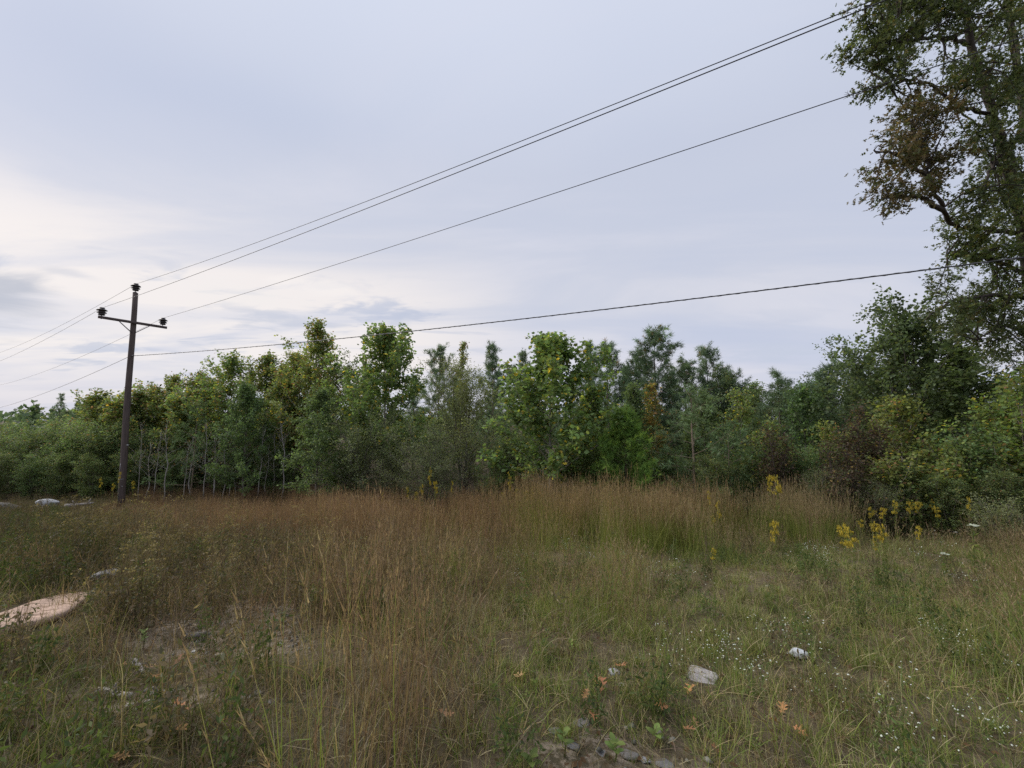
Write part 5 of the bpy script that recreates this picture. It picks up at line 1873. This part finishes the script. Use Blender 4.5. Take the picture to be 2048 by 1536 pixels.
rock(1595, 1316, 34, .5, (.58, .60, .63), 'small angular white stone in the green grass', 1, lift=.03)
rock(1405, 1352, 80, .05, (.42, .39, .38), 'flat pale stone level with the grass and strewn with straw', 2, deep=.8, sink=.40)
rock(1228, 1346, 24, .5, (.48, .50, .53), 'little whitish stone beside an upright fallen leaf', 3)
rock(1243, 1372, 14, .6, (.45, .44, .43), 'pebble-sized grey stone below the little whitish stone', 4)
rock(1145, 1492, 30, .18, (.15, .15, .15), 'broken grey stone half sunk in the soil behind the leafy weed', 5)
rock(1200, 1508, 24, .18, (.17, .17, .17), 'broken grey stone touching the leafy weed', 6)
rock(1290, 1522, 20, .35, (.24, .245, .26), 'upright blue-grey broken stone past the leafy weed', 7)
rock(1258, 1512, 34, .4, (.17, .16, .15), 'dark grey broken stone leaning beside the upright blue-grey one', 8)
rock(1160, 1448, 40, .16, (.17, .16, .155), 'grey stone with a bright orange leaf on it', 9)
rock(1330, 1530, 34, .1, (.17, .165, .16), 'flat grey broken stone at the end of the stony ground', 10)
rock(1110, 1462, 26, .3, (.24, .235, .23), 'small grey stone on the straw side of the stony ground', 11)
rock(95, 1020, 34, .5, (.46, .47, .49), 'pale grey boulder lying in the dry grass past the pole', 12, lift=.22)
rock(8, 1022, 52, .5, (.14, .135, .13), 'dark boulder beside the pale grey one', 13, lift=.05)
rock(388, 1303, 8, .6, (.62, .60, .58), 'tiny white stone on the sandy patch', 14)
rock(416, 1306, 9, .6, (.55, .54, .52), 'tiny pale stone near the dark stick on the sandy patch', 15)
rock(440, 1312, 26, .3, (.42, .38, .33), 'flat tan stone set in the sandy patch', 16)
rock(210, 1160, 44, .35, (.33, .32, .31), 'grey stone at the pointed end of the tan slab', 17, lift=.05)
rock(505, 1392, 34, .15, (.20, .19, .18), 'flat grey stone among the rusty stalks short of the sandy patch', 18)
rock(545, 1402, 24, .18, (.18, .17, .165), 'greyish stone beside the flat one among the rusty stalks', 19)


def stick(p0, p1, rad, col, label, seed, lift=.02, name='stick', cat='stick', knots=2):
    g = np.random.default_rng(seed)
    a, b = on_ground(*p0), on_ground(*p1)
    n = 10
    t = np.linspace(0, 1, n)[:, None]
    q = a * (1 - t) + b * t
    q[:, 2] = ground_z(q[:, 0], q[:, 1]) + rad * .6 + lift
    L = np.linalg.norm(b - a)
    q[1:-1] += g.normal(0, .018 * L, (n - 2, 3)) * [1, 1, .4]
    c = q.mean(0)
    m = MB()
    rr = rad * (1 - .35 * t[:, 0]) * g.uniform(.88, 1.12, n)
    tube(m, q - c, rr, 9, col)
    for _ in range(knots):
        i = g.integers(2, n - 2)
        d = norm(g.normal(size=3) + [0, 0, .5])
        tube(m, [q[i] - c, q[i] - c + d * rad * 3.5], [rad * .45, rad * .25], 6, np.array(col) * .9)
    o = m.build(name, M_WOOD, smooth=True)
    o.location = c
    tag(o, label, cat)


stick((368, 1283), (412, 1276), .03, (.16, .145, .13), 'short dark stick lying on the sandy patch', 1)
stick((190, 1392), (262, 1402), .022, (.36, .33, .29), 'pale weathered stick below the orange leaves', 2)
stick((250, 1425), (320, 1408), .018, (.40, .37, .33), 'second pale stick crossing the greyish bare strip', 3)
stick((268, 1330), (286, 1355), .02, (.30, .28, .26), 'stubby grey stick between the sandy patch and the grass', 4)
stick((300, 1405), (352, 1396), .03, (.24, .22, .20), 'thick grey stick on the bare strip near the orange leaves', 5)
stick((1830, 1062), (1945, 1058), .07, (.24, .19, .15), 'weathered brown log lying along the brush heap', 6, lift=.12, name='log', cat='log')
stick((1885, 1072), (1915, 1080), .03, (.42, .42, .42), 'bleached stick poking out by the weathered log', 7, lift=.15)
stick((1795, 1066), (1850, 1062), .06, (.28, .20, .14), 'reddish rotten log piece before the goldenrods', 8, lift=.08, name='log', cat='log')
stick((128, 1030), (185, 1024), .07, (.36, .32, .29), 'grey log lying in the dry grass next to the pale boulder', 9, lift=.34, name='log', cat='log')


def build_slab():
    px = [(-60, 1262), (-25, 1246), (20, 1230), (60, 1212), (110, 1198), (160, 1190), (190, 1190), (178, 1203), (160, 1216), (150, 1230), (128, 1243), (95, 1254), (62, 1263), (30, 1270), (-20, 1280), (-60, 1290)]
    P = np.array([on_ground(*q) for q in px])
    c = P.mean(0)
    n = len(P)
    g = np.random.default_rng(4)
    rings = [1.0, .97, .75, .5, .25]
    V, Fc = [], []
    for k, s in enumerate(rings):
        q = c + (P - c) * s
        arch = .008 * (1 - s ** 2)
        zz = c[2] + (P[:, 2] - c[2]) * s + arch + .055 + .012 * np.sin(3 * q[:, 0] + 2)
        zz = zz + .025 * np.clip((q[:, 0] - P[:, 0].min()) / np.ptp(P[:, 0]), 0, 1) ** 2
        if k == 0:
            zz = zz - .012
        V.append(np.stack([q[:, 0], q[:, 1], zz], 1))
    bottom = V[0] - np.array((0, 0, .045))
    V = [bottom] + V
    allv = np.concatenate(V + [np.array([[c[0], c[1], c[2] + .008 + .055]]), np.array([[c[0], c[1], c[2] + .02]])]) - c
    for k in range(len(V) - 1):
        for i in range(n):
            j = (i + 1) % n
            a, b, d, e = k * n + i, k * n + j, (k + 1) * n + j, (k + 1) * n + i
            Fc += [(a, b, d), (a, d, e)]
    top, bot = len(V) * n, len(V) * n + 1
    for i in range(n):
        j = (i + 1) % n
        Fc += [((len(V) - 1) * n + i, (len(V) - 1) * n + j, top), (j, i, bot)]
    m = MB()
    m.add(allv, Fc, (.44, .315, .245))
    o = m.build('tan_slab', M_SLAB, smooth=False)
    o.location = c
    tag(o, 'large flat tan slab with a ragged edge lying in the weeds', 'slab')


build_slab()
